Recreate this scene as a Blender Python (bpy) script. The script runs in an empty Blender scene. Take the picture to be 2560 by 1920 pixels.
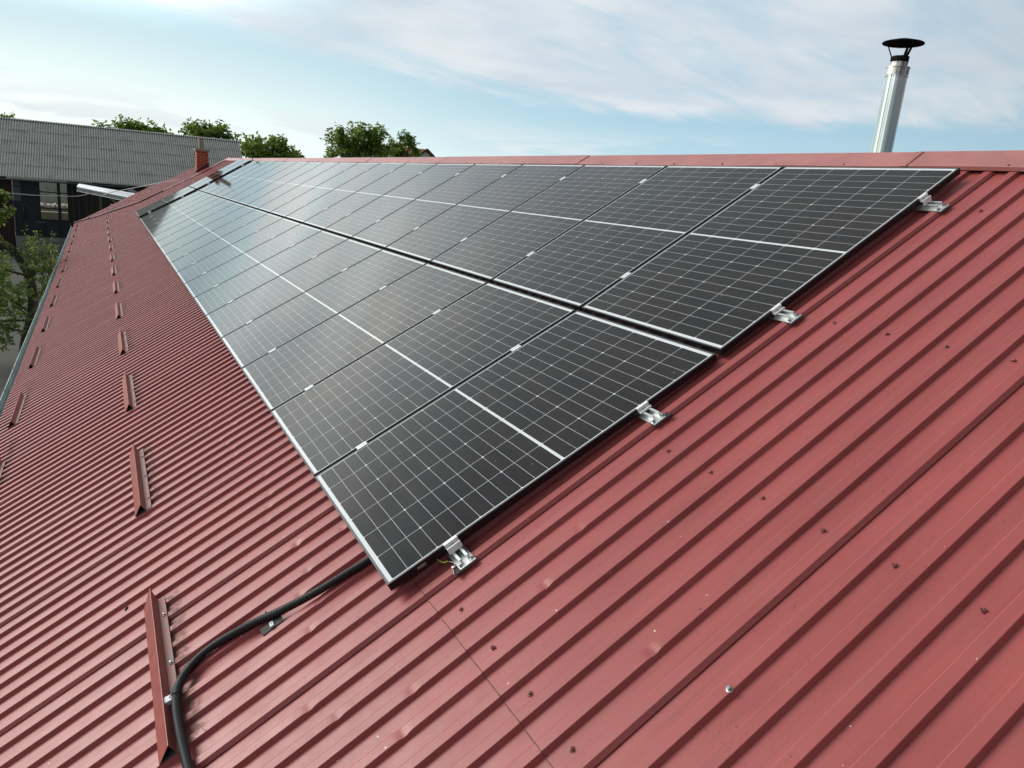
import bpy, math, random
from mathutils import Vector, Matrix, noise as mnoise
R = math.radians
random.seed(7)
scene = bpy.context.scene
COL = scene.collection

# ------------------------------------------------------------------ camera, sky, sun, exposure
cam_data = bpy.data.cameras.new('camera')
cam_data.sensor_width = 36.0
cam_data.lens = 25.9175
cam_data.clip_start = 0.05
cam_data.clip_end = 3000
cam = bpy.data.objects.new('camera', cam_data)
COL.objects.link(cam)
cam.matrix_world = Matrix(((0.877521, 0.037025, -0.478107, -0.89316),
                           (-0.470851, 0.255449, -0.844420, -2.38636),
                           (0.090867, 0.966113, 0.241595, 1.45425),
                           (0, 0, 0, 1)))
scene.camera = cam
scene.view_settings.view_transform = 'Standard'
scene.view_settings.look = 'None'
scene.view_settings.gamma = 1
scene.view_settings.use_curve_mapping = False
scene.view_settings.exposure = 0.04

SUN_DIR = Vector((-0.62, 0.62, 0.50)).normalized()     # towards the sun: beyond the barn, to the left
sun_el = math.asin(SUN_DIR.z)
sun_az = math.atan2(SUN_DIR.x, SUN_DIR.y)              # clockwise from +Y
world = bpy.data.worlds.new('World')
scene.world = world
world.use_nodes = True
NT = world.node_tree
NT.nodes.clear()


class G:
    """small helper for building node graphs"""
    def __init__(self, nt): self.nt = nt
    def n(self, t, **k):
        nd = self.nt.nodes.new(t)
        for a, b in k.items(): setattr(nd, a, b)
        return nd
    def put(self, sock, v):
        if isinstance(v, bpy.types.NodeSocket): self.nt.links.new(v, sock)
        elif v is not None: sock.default_value = v
    def math(self, op, a, b=None, c=None, clamp=False):
        m = self.n('ShaderNodeMath', operation=op, use_clamp=clamp)
        self.put(m.inputs[0], a)
        if b is not None: self.put(m.inputs[1], b)
        if c is not None: self.put(m.inputs[2], c)
        return m.outputs[0]
    def mix(self, f, a, b, mode='MIX'):
        m = self.n('ShaderNodeMix', data_type='RGBA', blend_type=mode)
        self.put(m.inputs[0], f)
        self.put(m.inputs[6], a if isinstance(a, bpy.types.NodeSocket) else (*a, 1))
        self.put(m.inputs[7], b if isinstance(b, bpy.types.NodeSocket) else (*b, 1))
        return m.outputs[2]
    def ramp(self, v, lo, hi, a=0.0, b=1.0, smooth=True):
        m = self.n('ShaderNodeMapRange', interpolation_type='SMOOTHSTEP' if smooth else 'LINEAR')
        self.put(m.inputs[0], v)
        for i, x in enumerate((lo, hi, a, b)): self.put(m.inputs[i + 1], x)
        return m.outputs[0]
    def noise(self, vec, scale, detail=3, rough=0.5, dist=0.0):
        m = self.n('ShaderNodeTexNoise')
        self.put(m.inputs['Vector'], vec)
        m.inputs['Scale'].default_value = scale
        m.inputs['Detail'].default_value = detail
        m.inputs['Roughness'].default_value = rough
        m.inputs['Distortion'].default_value = dist
        return m.outputs['Fac']
    def vor(self, vec, scale):
        m = self.n('ShaderNodeTexVoronoi')
        self.put(m.inputs['Vector'], vec)
        m.inputs['Scale'].default_value = scale
        return m
    def sep(self, v):
        m = self.n('ShaderNodeSeparateXYZ'); self.put(m.inputs[0], v); return m.outputs
    def comb(self, x, y, z):
        m = self.n('ShaderNodeCombineXYZ')
        for i, a in enumerate((x, y, z)): self.put(m.inputs[i], a)
        return m.outputs[0]
    def scale(self, v, s):
        m = self.n('ShaderNodeVectorMath', operation='MULTIPLY')
        self.put(m.inputs[0], v); m.inputs[1].default_value = s
        return m.outputs[0]
    def dot(self, v, s):
        m = self.n('ShaderNodeVectorMath', operation='DOT_PRODUCT')
        self.put(m.inputs[0], v); m.inputs[1].default_value = s
        return m.outputs['Value']


g = G(NT)
tc = g.n('ShaderNodeTexCoord')
D = tc.outputs['Generated']
sky = g.n('ShaderNodeTexSky')
sky.sky_type = 'NISHITA'
sky.sun_disc = False
sky.sun_elevation = sun_el
sky.sun_rotation = sun_az
sky.air_density = 1.0
sky.dust_density = 0.6
sky.ozone_density = 2.0
dx, dy, dz = g.sep(D)
el = g.math('ARCSINE', dz)                                       # elevation in radians
azs = g.dot(D, tuple(Vector((-0.85, 0.53, 0)).normalized()))      # +1 towards the bright left side
base = g.mix(1.0, sky.outputs[0], (0.080, 0.080, 0.080), 'MULTIPLY')
# thin veil of high haze: strongest near the horizon and on the sun's side
SKY_BLUE = (0.40, 0.64, 0.79)
blue = g.mix(0.90, base, SKY_BLUE)
hz = g.ramp(el, -0.02, 0.17, 1.0, 0.0)
lf = g.ramp(azs, -0.15, 0.62, 0.0, 1.0)
veil = g.math('ADD', g.math('MULTIPLY', hz, g.math('ADD', 0.35, g.math('MULTIPLY', lf, 0.65))), g.math('MULTIPLY', lf, 0.34), clamp=True)
vn = g.noise(g.scale(D, (1.0, 1.0, 6.0)), 2.2, 3, 0.5)
veil = g.math('MULTIPLY', veil, g.ramp(vn, 0.25, 0.75, 0.88, 1.12), clamp=True)
veil = g.math('MAXIMUM', veil, g.math('MULTIPLY', g.ramp(g.math('ADD', el, g.math('MULTIPLY', g.math('SUBTRACT', vn, 0.5), 0.05)), 0.015, 0.085, 1.0, 0.0), 0.72))
c1 = g.mix(veil, blue, (1.00, 1.10, 1.03))
# clouds: direction flattened onto a high plane so they stretch towards the horizon
iz = g.math('DIVIDE', 1.0, g.math('ADD', g.math('MAXIMUM', dz, 0.0), 0.10))
px_ = g.math('MULTIPLY', dx, iz); py_ = g.math('MULTIPLY', dy, iz)
P2 = g.comb(g.math('ADD', g.math('MULTIPLY', px_, 0.9), g.math('MULTIPLY', py_, 0.35)), g.math('SUBTRACT', py_, g.math('MULTIPLY', px_, 0.25)), 0.3)
n1 = g.noise(P2, 0.62, 6, 0.52, 0.35)
n2 = g.noise(P2, 2.3, 5, 0.55, 0.2)
nn = g.math('ADD', g.math('MULTIPLY', n1, 0.75), g.math('MULTIPLY', n2, 0.25))
elb = g.math('ADD', el, g.ramp(azs, 0.0, 0.55, 0.030, -0.030))
band = g.ramp(elb, 0.10, 0.19, -0.30, 0.20)                     # cloud deck starts about ten degrees up
over = g.ramp(el, 0.55, 1.2, 0.0, -0.06)
n3 = g.noise(g.scale(P2, (1.0, 2.4, 1.0)), 1.1, 7, 0.6, 0.6)
nn = g.math('ADD', g.math('MULTIPLY', nn, 0.72), g.math('MULTIPLY', n3, 0.28))
cover = g.ramp(g.math('ADD', g.math('ADD', nn, band), over), 0.40, 0.61, 0.0, 1.0)
cover = g.math('MULTIPLY', cover, g.ramp(n3, 0.32, 0.58, 0.48, 1.0))
# loose small clouds low above the horizon
low = g.noise(g.comb(g.math('MULTIPLY', g.math('ARCTAN2', dx, dy), 7.0), g.math('MULTIPLY', el, 42.0), 1.7), 1.0, 5, 0.55, 0.3)
lowm = g.math('MULTIPLY', g.ramp(low, 0.47, 0.60, 0.0, 0.95), g.ramp(el, 0.11, 0.04, 0.0, 1.0))
tint = g.noise(P2, 1.6, 4, 0.5)
ccol = g.mix(g.ramp(tint, 0.35, 0.65), (0.62, 0.70, 0.78), (0.78, 0.82, 0.85))
c2 = g.mix(g.math('MULTIPLY', cover, 0.93), c1, ccol)
c3 = g.mix(lowm, c2, (0.78, 0.85, 0.87))
glow = g.math('MULTIPLY', g.ramp(azs, 0.60, 0.97, 0.0, 1.0), g.ramp(el, 0.0, 0.75, 1.0, 0.0))
gl1 = g.math('ADD', 1.0, g.math('MULTIPLY', glow, 0.85))
c3 = g.mix(1.0, c3, g.comb(gl1, gl1, g.math('ADD', 1.0, g.math('MULTIPLY', glow, 0.70))), 'MULTIPLY')
mid = g.math('MULTIPLY', g.ramp(el, 0.14, 0.24), g.ramp(el, 0.36, 0.60, 1.0, 0.0))
mid = g.math('MULTIPLY', mid, g.ramp(azs, 0.25, 0.55, 0.0, 1.0))
mw = g.ramp(vn, 0.3, 0.7, 0.6, 1.1)
mid = g.math('MULTIPLY', mid, mw)
c3 = g.mix(1.0, c3, g.comb(g.math('ADD', 1.0, g.math('MULTIPLY', mid, 1.5)), g.math('ADD', 1.0, g.math('MULTIPLY', mid, 1.38)), g.math('ADD', 1.0, g.math('MULTIPLY', mid, 1.18))), 'MULTIPLY')
# high overhead the veil thins and the sky is darker
zen = g.ramp(el, 0.32, 0.80, 1.0, 0.58)
c3 = g.mix(1.0, c3, g.comb(zen, zen, zen), 'MULTIPLY')
# the sky away from the sun, behind the camera, is dimmer
dim = g.ramp(g.dot(D, (-0.45, 0.89, 0.0)), -0.9, 0.45, 0.42, 1.0)
c4 = g.mix(1.0, c3, g.comb(dim, dim, dim), 'MULTIPLY')
# below the horizon: hazy ground colour
c5 = g.mix(g.ramp(el, -0.05, -0.01, 1.0, 0.0), c4, (0.10, 0.10, 0.09))
bg = g.n('ShaderNodeBackground')
NT.links.new(c5, bg.inputs[0])
bg.inputs[1].default_value = 1.0
wo = g.n('ShaderNodeOutputWorld')
NT.links.new(bg.outputs[0], wo.inputs[0])

sl = bpy.data.lights.new('sun', 'SUN')
sl.energy = 2.8
sl.angle = R(32)
sl.color = (1.0, 0.96, 0.90)
so = bpy.data.objects.new('sun', sl)
COL.objects.link(so)
so.rotation_euler = SUN_DIR.to_track_quat('Z', 'Y').to_euler()
so.location = (-20, 30, 30)

# ------------------------------------------------------------------ frames and helpers
TH = R(31.6)
CT, ST = math.cos(TH), math.sin(TH)
def dw(u): return 0.00008 * u * u if u > 0 else 0.0
def W(u, v, w):
    """roof coordinates (along the ridge, up the slope, off the plane) to world"""
    w = w + dw(u)
    return Vector((v * CT - w * ST, u, v * ST + w * CT))

def tag(o, label=None, cat=None, group=None, kind=None):
    if label: o['label'] = label
    if cat: o['category'] = cat
    if group: o['group'] = group
    if kind: o['kind'] = kind
    return o
def empty(name, loc=(0, 0, 0), rot=(0, 0, 0)):
    o = bpy.data.objects.new(name, None)
    o.empty_display_size = 0.1
    COL.objects.link(o)
    o.location = loc; o.rotation_euler = rot
    return o
def kids(o): return KIDS.get(o.name, [])
KIDS = {}
def setp(c, p):
    c.parent = p
    KIDS.setdefault(p.name, []).append(c)
def copy_tree(o, parent=None):
    c = o.copy(); COL.objects.link(c)
    if parent: setp(c, parent)
    for ch in kids(o): copy_tree(ch, c)
    return c

class MB:
    def __init__(self): self.v = []; self.f = []; self.m = []; self.uv = None; self.sm = []
    def face(self, idx, m=0, s=False): self.f.append(idx); self.m.append(m); self.sm.append(s)
    def quad(self, a, b, c, d, m=0):
        i = len(self.v); self.v += [a, b, c, d]; self.face((i, i+1, i+2, i+3), m)
    def tri(self, a, b, c, m=0):
        i = len(self.v); self.v += [a, b, c]; self.face((i, i+1, i+2), m)
    def box(self, lo, hi, m=0, fn=None):
        x0, y0, z0 = lo; x1, y1, z1 = hi
        i = len(self.v)
        pts = [(x0,y0,z0),(x1,y0,z0),(x1,y1,z0),(x0,y1,z0),(x0,y0,z1),(x1,y0,z1),(x1,y1,z1),(x0,y1,z1)]
        if fn: pts = [fn(*p) for p in pts]
        self.v += pts
        for q in ((3,2,1,0),(4,5,6,7),(0,1,5,4),(1,2,6,5),(2,3,7,6),(3,0,4,7)): self.face(tuple(i+k for k in q), m)
    def hexa(self, p, m=0):
        i = len(self.v); self.v += list(p)
        for q in ((3,2,1,0),(4,5,6,7),(0,1,5,4),(1,2,6,5),(2,3,7,6),(3,0,4,7)): self.face(tuple(i+k for k in q), m)
    def grid(self, rows, m=0, s=False, closed=False):
        n = len(rows[0]); i = len(self.v)
        for r in rows: self.v += list(r)
        for a in range(len(rows)-1):
            for b in range(n-1 if not closed else n):
                c = (b+1) % n
                self.face((i+a*n+b, i+a*n+c, i+(a+1)*n+c, i+(a+1)*n+b), m, s)
        return i
    def tube(self, path, rad, seg=8, m=0, cap=True, s=True):
        rows = []
        path = [Vector(p) for p in path]
        up = Vector((0, 0, 1)); prev = None
        for k, p in enumerate(path):
            t = (path[min(k+1, len(path)-1)] - path[max(k-1, 0)]).normalized()
            if prev is None:
                a = t.cross(up)
                if a.length < 1e-3: a = t.cross(Vector((1, 0, 0)))
            else:
                a = prev - t * prev.dot(t)
            a.normalize(); prev = a
            b = t.cross(a)
            r = rad[k] if isinstance(rad, (list, tuple)) else rad
            rows.append([p + a*(r*math.cos(2*math.pi*j/seg)) + b*(r*math.sin(2*math.pi*j/seg)) for j in range(seg)])
        i = self.grid(rows, m, s, closed=True)
        if cap:
            self.face(tuple(i+j for j in reversed(range(seg))), m)
            e = i+(len(rows)-1)*seg
            self.face(tuple(e+j for j in range(seg)), m)
    def lathe(self, prof, c=(0,0,0), seg=24, m=0, s=True, fn=None):
        """profile of (radius, z)"""
        rows = []
        for r, z in prof:
            row = [(c[0]+r*math.cos(2*math.pi*j/seg), c[1]+r*math.sin(2*math.pi*j/seg), c[2]+z) for j in range(seg)]
            if fn: row = [fn(*p) for p in row]
            rows.append(row)
        for a, b in zip(rows, rows[1:]): self.grid([a, b], m, s, closed=True)
    def build(self, name, mats, parent=None, uvs=None):
        me = bpy.data.meshes.new(name)
        me.from_pydata([tuple(p) for p in self.v], [], self.f)
        if not isinstance(mats, (list, tuple)): mats = [mats]
        for mt in mats: me.materials.append(mt)
        me.polygons.foreach_set('material_index', self.m)
        me.polygons.foreach_set('use_smooth', self.sm)
        if uvs:
            l = me.uv_layers.new(name='UVMap')
            for p in me.polygons:
                for li in p.loop_indices: l.data[li].uv = uvs[me.loops[li].vertex_index]
        me.update()
        o = bpy.data.objects.new(name, me)
        COL.objects.link(o)
        if parent: setp(o, parent)
        return o

# ------------------------------------------------------------------ materials
def newmat(name):
    m = bpy.data.materials.new(name); m.use_nodes = True
    nt = m.node_tree
    b = nt.nodes['Principled BSDF']
    return m, G(nt), b
def setb(b, **k):
    names = dict(color='Base Color', rough='Roughness', metal='Metallic', spec='Specular IOR Level', coat='Coat Weight',
                 crough='Coat Roughness', ior='IOR', normal='Normal', trans='Transmission Weight', aniso='Anisotropic', emis='Emission Color', estr='Emission Strength')
    for a, v in k.items():
        s = b.inputs[names[a]]
        if isinstance(v, bpy.types.NodeSocket): b.id_data.links.new(v, s)
        elif a in ('color', 'emis') and len(v) == 3: s.default_value = (*v, 1)
        else: s.default_value = v
def bump(gg, b, h, strength=0.2, dist=0.01):
    n = gg.n('ShaderNodeBump'); n.inputs['Strength'].default_value = strength; n.inputs['Distance'].default_value = dist
    gg.put(n.inputs['Height'], h); gg.nt.links.new(n.outputs[0], b.inputs['Normal'])
def objc(gg): return gg.n('ShaderNodeTexCoord').outputs['Object']
def posn(gg): return gg.n('ShaderNodeNewGeometry').outputs['Position']
def simple(name, color, rough=0.5, metal=0.0, var=0.12, scale=8.0, bs=0.0, spec=0.5, stretch=(1,1,1)):
    m, gg, b = newmat(name)
    co = gg.scale(posn(gg), stretch)
    n = gg.noise(co, scale, 5, 0.6)
    lo = tuple(c*(1-var) for c in color); hi = tuple(min(1, c*(1+var)) for c in color)
    setb(b, color=gg.mix(gg.ramp(n, 0.3, 0.7), lo, hi), rough=rough, metal=metal, spec=spec)
    if bs: bump(gg, b, gg.noise(co, scale*6, 4, 0.6), bs, 0.01)
    return m

def roof_paint():
    m, gg, b = newmat('red_roof_paint')
    p = posn(gg)
    v = gg.dot(p, (CT, 0, ST)); u = gg.dot(p, (0, 1, 0))
    n = gg.noise(gg.comb(gg.math('MULTIPLY', u, 3.0), gg.math('MULTIPLY', v, 0.8), 0.0), 1.4, 5, 0.6)
    fine = gg.noise(p, 160.0, 3, 0.6)
    col = gg.mix(gg.ramp(n, 0.3, 0.7), (0.278, 0.059, 0.058), (0.338, 0.076, 0.074))
    # per-sheet tone
    sh = gg.n('ShaderNodeTexWhiteNoise', noise_dimensions='1D')
    gg.put(sh.inputs['W'], gg.math('FLOOR', gg.math('DIVIDE', gg.math('ADD', u, 0.105), 0.996)))
    col = gg.mix(gg.math('MULTIPLY', sh.outputs['Value'], 0.22), col, (0.27, 0.075, 0.075))
    st = gg.noise(gg.comb(gg.math('MULTIPLY', u, 55.0), gg.math('MULTIPLY', v, 1.3), 0.0), 1.0, 4, 0.6)
    col = gg.mix(gg.ramp(st, 0.55, 0.80, 0.0, 0.16), col, (0.40, 0.15, 0.14))
    col = gg.mix(gg.ramp(st, 0.46, 0.28, 0.0, 0.35), col, (0.19, 0.045, 0.042))
    # grime freckles in loose patches
    fr = gg.math('MULTIPLY', gg.ramp(gg.noise(p, 95.0, 2, 0.5), 0.60, 0.72), gg.ramp(gg.noise(p, 4.0, 3, 0.6), 0.48, 0.68))
    col = gg.mix(gg.math('MULTIPLY', fr, 0.75), col, (0.12, 0.04, 0.035))
    soot = gg.ramp(gg.noise(p, 9.0, 6, 0.65), 0.5, 0.8, 0.0, 0.30)
    col = gg.mix(soot, col, (0.21, 0.09, 0.08))
    # pale specks of dust and swarf
    vo = gg.vor(p, 26.0)
    rs = gg.sep(vo.outputs['Color'])
    spk = gg.math('MULTIPLY', gg.math('LESS_THAN', vo.outputs['Distance'], gg.math('MULTIPLY', rs[1], 0.085)), gg.math('GREATER_THAN', rs[0], 0.86))
    col = gg.mix(spk, col, (0.75, 0.62, 0.58))
    vo2 = gg.vor(p, 17.0)
    rs2 = gg.sep(vo2.outputs['Color'])
    sp2 = gg.math('MULTIPLY', gg.math('LESS_THAN', vo2.outputs['Distance'], gg.math('MULTIPLY', rs2[1], 0.07)), gg.math('GREATER_THAN', rs2[0], 0.80))
    col = gg.mix(sp2, col, (0.10, 0.03, 0.03))
    # silt caught above the snow guards (upslope of each of the two rows)
    s1 = gg.math('ABSOLUTE', gg.math('SUBTRACT', v, -0.845)); s2 = gg.math('ABSOLUTE', gg.math('SUBTRACT', v, -2.035))
    near = gg.math('MULTIPLY', gg.ramp(gg.math('MINIMUM', s1, s2), 0.012, 0.065, 1.0, 0.0), gg.ramp(gg.noise(p, 34.0, 5, 0.7), 0.38, 0.6))
    gl = gg.math('MULTIPLY', near, gg.math('LESS_THAN', gg.math('FRACT', gg.math('DIVIDE', gg.math('ADD', u, 21.52), 2.155)), 0.50))
    col = gg.mix(gg.math('MULTIPLY', gl, 0.6), col, (0.14, 0.125, 0.095))
    rough = gg.ramp(gg.noise(p, 7.0, 4, 0.6), 0.3, 0.7, 0.40, 0.48)
    setb(b, color=col, rough=gg.math('ADD', rough, gg.math('MULTIPLY', gl, 0.4)), spec=0.46)
    h = fine
    bump(gg, b, h, 0.10, 0.0008)
    return m

def panel_glass():
    m, gg, b = newmat('solar_cells')
    uvn = gg.n('ShaderNodeUVMap'); uvn.uv_map = 'UVMap'
    U, V, _ = gg.sep(uvn.outputs[0])
    pu, pv = 0.1837, 0.0689
    x = gg.math('SUBTRACT', U, 0.567)
    tx = gg.math('DIVIDE', gg.math('ADD', x, 3*pu), pu)
    y = gg.math('SUBTRACT', gg.math('ABSOLUTE', gg.math('SUBTRACT', V, 0.861)), 0.0065)
    ty = gg.math('DIVIDE', y, pv)
    fx = gg.math('FRACT', tx); fy = gg.math('FRACT', ty)
    ex = gg.math('MULTIPLY', gg.math('MINIMUM', fx, gg.math('SUBTRACT', 1.0, fx)), pu)    # metres to the nearest long gap
    ey = gg.math('MULTIPLY', gg.math('MINIMUM', fy, gg.math('SUBTRACT', 1.0, fy)), pv)
    h2 = gg.math('PINGPONG', ty, 1.5)                                                     # 0 at every third line
    ey2 = gg.math('MULTIPLY', h2, pv)
    inx = gg.math('MULTIPLY', gg.math('GREATER_THAN', tx, 0.0), gg.math('LESS_THAN', tx, 6.0))
    iny = gg.math('MULTIPLY', gg.math('GREATER_THAN', ty, 0.0), gg.math('LESS_THAN', ty, 12.0))
    cell = gg.math('MULTIPLY', inx, iny)
    cell = gg.math('MULTIPLY', cell, gg.math('GREATER_THAN', ex, 0.00090))
    cell = gg.math('MULTIPLY', cell, gg.math('GREATER_THAN', ey, 0.00070))
    cell = gg.math('MULTIPLY', cell, gg.math('GREATER_THAN', gg.math('ADD', ex, ey2), 0.0070))
    bb = gg.math('FRACT', gg.math('MULTIPLY', fx, 16.0))
    bus = gg.math('LESS_THAN', gg.math('ABSOLUTE', gg.math('SUBTRACT', bb, 0.5)), 0.055)
    wn = gg.n('ShaderNodeTexWhiteNoise', noise_dimensions='3D')
    oi = gg.n('ShaderNodeObjectInfo')
    gg.put(wn.inputs['Vector'], gg.comb(gg.math('FLOOR', tx), gg.math('FLOOR', gg.math('DIVIDE', V, pv)), oi.outputs['Random']))
    cc = gg.mix(wn.outputs['Value'], (0.009, 0.006, 0.006), (0.015, 0.010, 0.008))
    cc = gg.mix(bus, cc, (0.045, 0.042, 0.042))
    p = posn(gg)
    col = gg.mix(cell, (0.62, 0.64, 0.66), cc)
    # dried drops and dust
    vo = gg.vor(p, 12.0); rs = gg.sep(vo.outputs['Color'])
    sm = gg.noise(p, 130.0, 4, 0.7)
    sp = gg.math('MULTIPLY', gg.math('GREATER_THAN', rs[0], 0.80), gg.ramp(vo.outputs['Distance'], 0.03, 0.13, 1.0, 0.0))
    sp = gg.math('MULTIPLY', sp, gg.ramp(sm, 0.48, 0.60))
    col = gg.mix(gg.math('MULTIPLY', sp, 0.38), col, (0.50, 0.52, 0.55))
    col = gg.mix(gg.ramp(gg.noise(p, 2.2, 5, 0.6), 0.3, 0.8, 0.003, 0.014), col, (0.60, 0.57, 0.50))
    setb(b, color=col, rough=gg.ramp(gg.noise(p, 3.0, 4, 0.6), 0.3, 0.7, 0.035, 0.065), spec=0.5, ior=1.40)
    return m

M = {}
M['roof'] = roof_paint()
M['cells'] = panel_glass()
M['frame'] = simple('black_anodised_frame', (0.007, 0.007, 0.009), 0.42, 0.0, 0.2, 30, spec=0.3)
M['frametop'] = simple('sky_lit_frame_lip', (0.05, 0.053, 0.053), 0.36, 0.0, 0.2, 30)  # top face of the black frame, its sky reflection painted in as grey
M['alu'] = simple('bright_aluminium', (0.80, 0.81, 0.81), 0.42, 0.25, 0.06, 40)
M['aludull'] = simple('brushed_aluminium', (0.66, 0.68, 0.68), 0.36, 0.6, 0.10, 30, stretch=(1, 8, 1))
M['steel'] = simple('zinc_screw', (0.36, 0.36, 0.36), 0.35, 0.9, 0.2, 60)
M['rubber'] = simple('black_rubber', (0.012, 0.012, 0.012), 0.7, 0, 0.3, 40)
M['screwred'] = simple('rusty_red_screw', (0.19, 0.065, 0.060), 0.5, 0.2, 0.35, 90)
M['redmetal'] = simple('red_ridge_paint', (0.38, 0.145, 0.135), 0.42, 0, 0.10, 5, bs=0.04, spec=0.65)
M['redworn'] = simple('faded_red_guard_paint', (0.275, 0.068, 0.056), 0.45, 0, 0.14, 14, bs=0.05)
M['zincin'] = simple('zinc_inner_face', (0.20, 0.23, 0.225), 0.42, 0.6, 0.15, 10)
M['gutter'] = simple('weathered_zinc_gutter', (0.27, 0.34, 0.35), 0.42, 0.35, 0.18, 6)
M['conduit'] = simple('black_corrugated_plastic', (0.010, 0.010, 0.011), 0.42, 0, 0.2, 20, spec=0.5)
M['plasticgrey'] = simple('grey_plastic', (0.45, 0.46, 0.50), 0.5, 0, 0.08, 30)
M['black'] = simple('black_soot', (0.005, 0.005, 0.006), 0.9, 0, 0.4, 20, spec=0.15)
M['white'] = simple('white_plaster', (0.66, 0.65, 0.62), 0.8, 0, 0.06, 2)
M['cable'] = simple('white_cable', (0.55, 0.55, 0.52), 0.6, 0, 0.05, 10)

def flange_mat():
    m, gg, b = newmat('silted_guard_flange')
    p = posn(gg)
    n = gg.noise(p, 30.0, 6, 0.7)
    col = gg.mix(gg.ramp(n, 0.42, 0.62), (0.36, 0.13, 0.12), (0.20, 0.185, 0.15))
    setb(b, color=col, rough=0.7); bump(gg, b, n, 0.5, 0.004)
    return m
M['flange'] = flange_mat()
M['joint'] = simple('dark_joint', (0.06, 0.016, 0.016), 0.7)

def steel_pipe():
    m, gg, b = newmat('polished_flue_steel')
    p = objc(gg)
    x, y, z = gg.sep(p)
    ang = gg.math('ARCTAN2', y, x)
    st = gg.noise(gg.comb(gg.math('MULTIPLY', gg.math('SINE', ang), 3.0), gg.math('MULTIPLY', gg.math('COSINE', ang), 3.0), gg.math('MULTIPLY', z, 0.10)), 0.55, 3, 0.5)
    setb(b, color=gg.mix(gg.ramp(st, 0.42, 0.54), (0.46, 0.45, 0.43), (0.82, 0.81, 0.79)), metal=1.0, rough=gg.ramp(st, 0.3, 0.7, 0.08, 0.16))  # streaky stains, with dark and bright reflections painted into the colour too
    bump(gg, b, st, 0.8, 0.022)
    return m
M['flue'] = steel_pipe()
def stained_steel():
    m, gg, b = newmat('smoke_stained_steel')
    p = objc(gg)
    st = gg.noise(gg.scale(p, (1, 1, 0.25)), 26.0, 5, 0.65)
    setb(b, color=gg.mix(gg.ramp(st, 0.42, 0.62), (0.62, 0.60, 0.56), (0.10, 0.085, 0.07)), metal=0.8, rough=0.35)
    return m
M['fluestain'] = stained_steel()

def fibre_cement():
    m, gg, b = newmat('weathered_fibre_cement')
    p = posn(gg)
    x, y, z = gg.sep(p)
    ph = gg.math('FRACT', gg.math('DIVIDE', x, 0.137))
    trough = gg.ramp(gg.math('ABSOLUTE', gg.math('SUBTRACT', ph, 0.5)), 0.18, 0.34, 0.0, 1.0)   # darkens a band along each corrugation
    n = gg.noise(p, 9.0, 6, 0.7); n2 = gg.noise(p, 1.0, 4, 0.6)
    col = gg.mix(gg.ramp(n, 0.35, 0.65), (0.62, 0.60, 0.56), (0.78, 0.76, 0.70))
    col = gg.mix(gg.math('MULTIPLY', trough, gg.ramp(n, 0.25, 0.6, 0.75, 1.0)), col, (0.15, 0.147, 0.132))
    col = gg.mix(gg.ramp(n2, 0.45, 0.75, 0.0, 0.35), col, (0.13, 0.13, 0.115))
    vo = gg.vor(p, 9.0)
    col = gg.mix(gg.ramp(vo.outputs['Distance'], 0.05, 0.22, 0.5, 0.0), col, (0.55, 0.55, 0.53))
    setb(b, color=col, rough=0.9, spec=0.2); bump(gg, b, n, 0.4, 0.01)
    return m
M['eternit'] = fibre_cement()

def boards(name, a, bcol, pitch=0.14):
    m, gg, b = newmat(name)
    p = posn(gg); x, y, z = gg.sep(p)
    t = gg.math('DIVIDE', x, pitch)
    wn = gg.n('ShaderNodeTexWhiteNoise', noise_dimensions='1D'); gg.put(wn.inputs['W'], gg.math('FLOOR', t))
    f = gg.math('FRACT', t)
    gap = gg.math('LESS_THAN', gg.math('MINIMUM', f, gg.math('SUBTRACT', 1.0, f)), 0.05)
    gr = gg.noise(gg.comb(gg.math('MULTIPLY', x, 30.0), gg.math('MULTIPLY', y, 30.0), gg.math('MULTIPLY', z, 1.5)), 1.0, 5, 0.65)
    k = gg.math('ADD', gg.math('MULTIPLY', wn.outputs['Value'], 0.5), gg.math('MULTIPLY', gr, 0.6), clamp=True)
    col = gg.mix(k, a, bcol)
    col = gg.mix(gap, col, (0.004, 0.004, 0.004))
    setb(b, color=col, rough=0.85, spec=0.2); bump(gg, b, gr, 0.4, 0.01)
    return m
M['boards'] = boards('dark_weathered_boards', (0.014, 0.013, 0.012), (0.050, 0.045, 0.040))
M['boardsred'] = boards('dark_red_brown_boards', (0.018, 0.010, 0.009), (0.060, 0.035, 0.030))
M['navy'] = simple('dark_navy_door', (0.006, 0.010, 0.018), 0.6, 0, 0.2, 4)
M['navyframe'] = simple('near_black_door_bar', (0.003, 0.003, 0.005), 0.6, 0, 0.2, 4)
M['tin'] = simple('bright_new_tin', (0.82, 0.84, 0.85), 0.35, 0.3, 0.05, 3)
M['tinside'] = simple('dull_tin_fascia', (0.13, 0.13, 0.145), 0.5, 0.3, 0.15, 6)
M['timber'] = simple('grey_brown_timber', (0.13, 0.09, 0.07), 0.8, 0, 0.25, 6)

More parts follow.
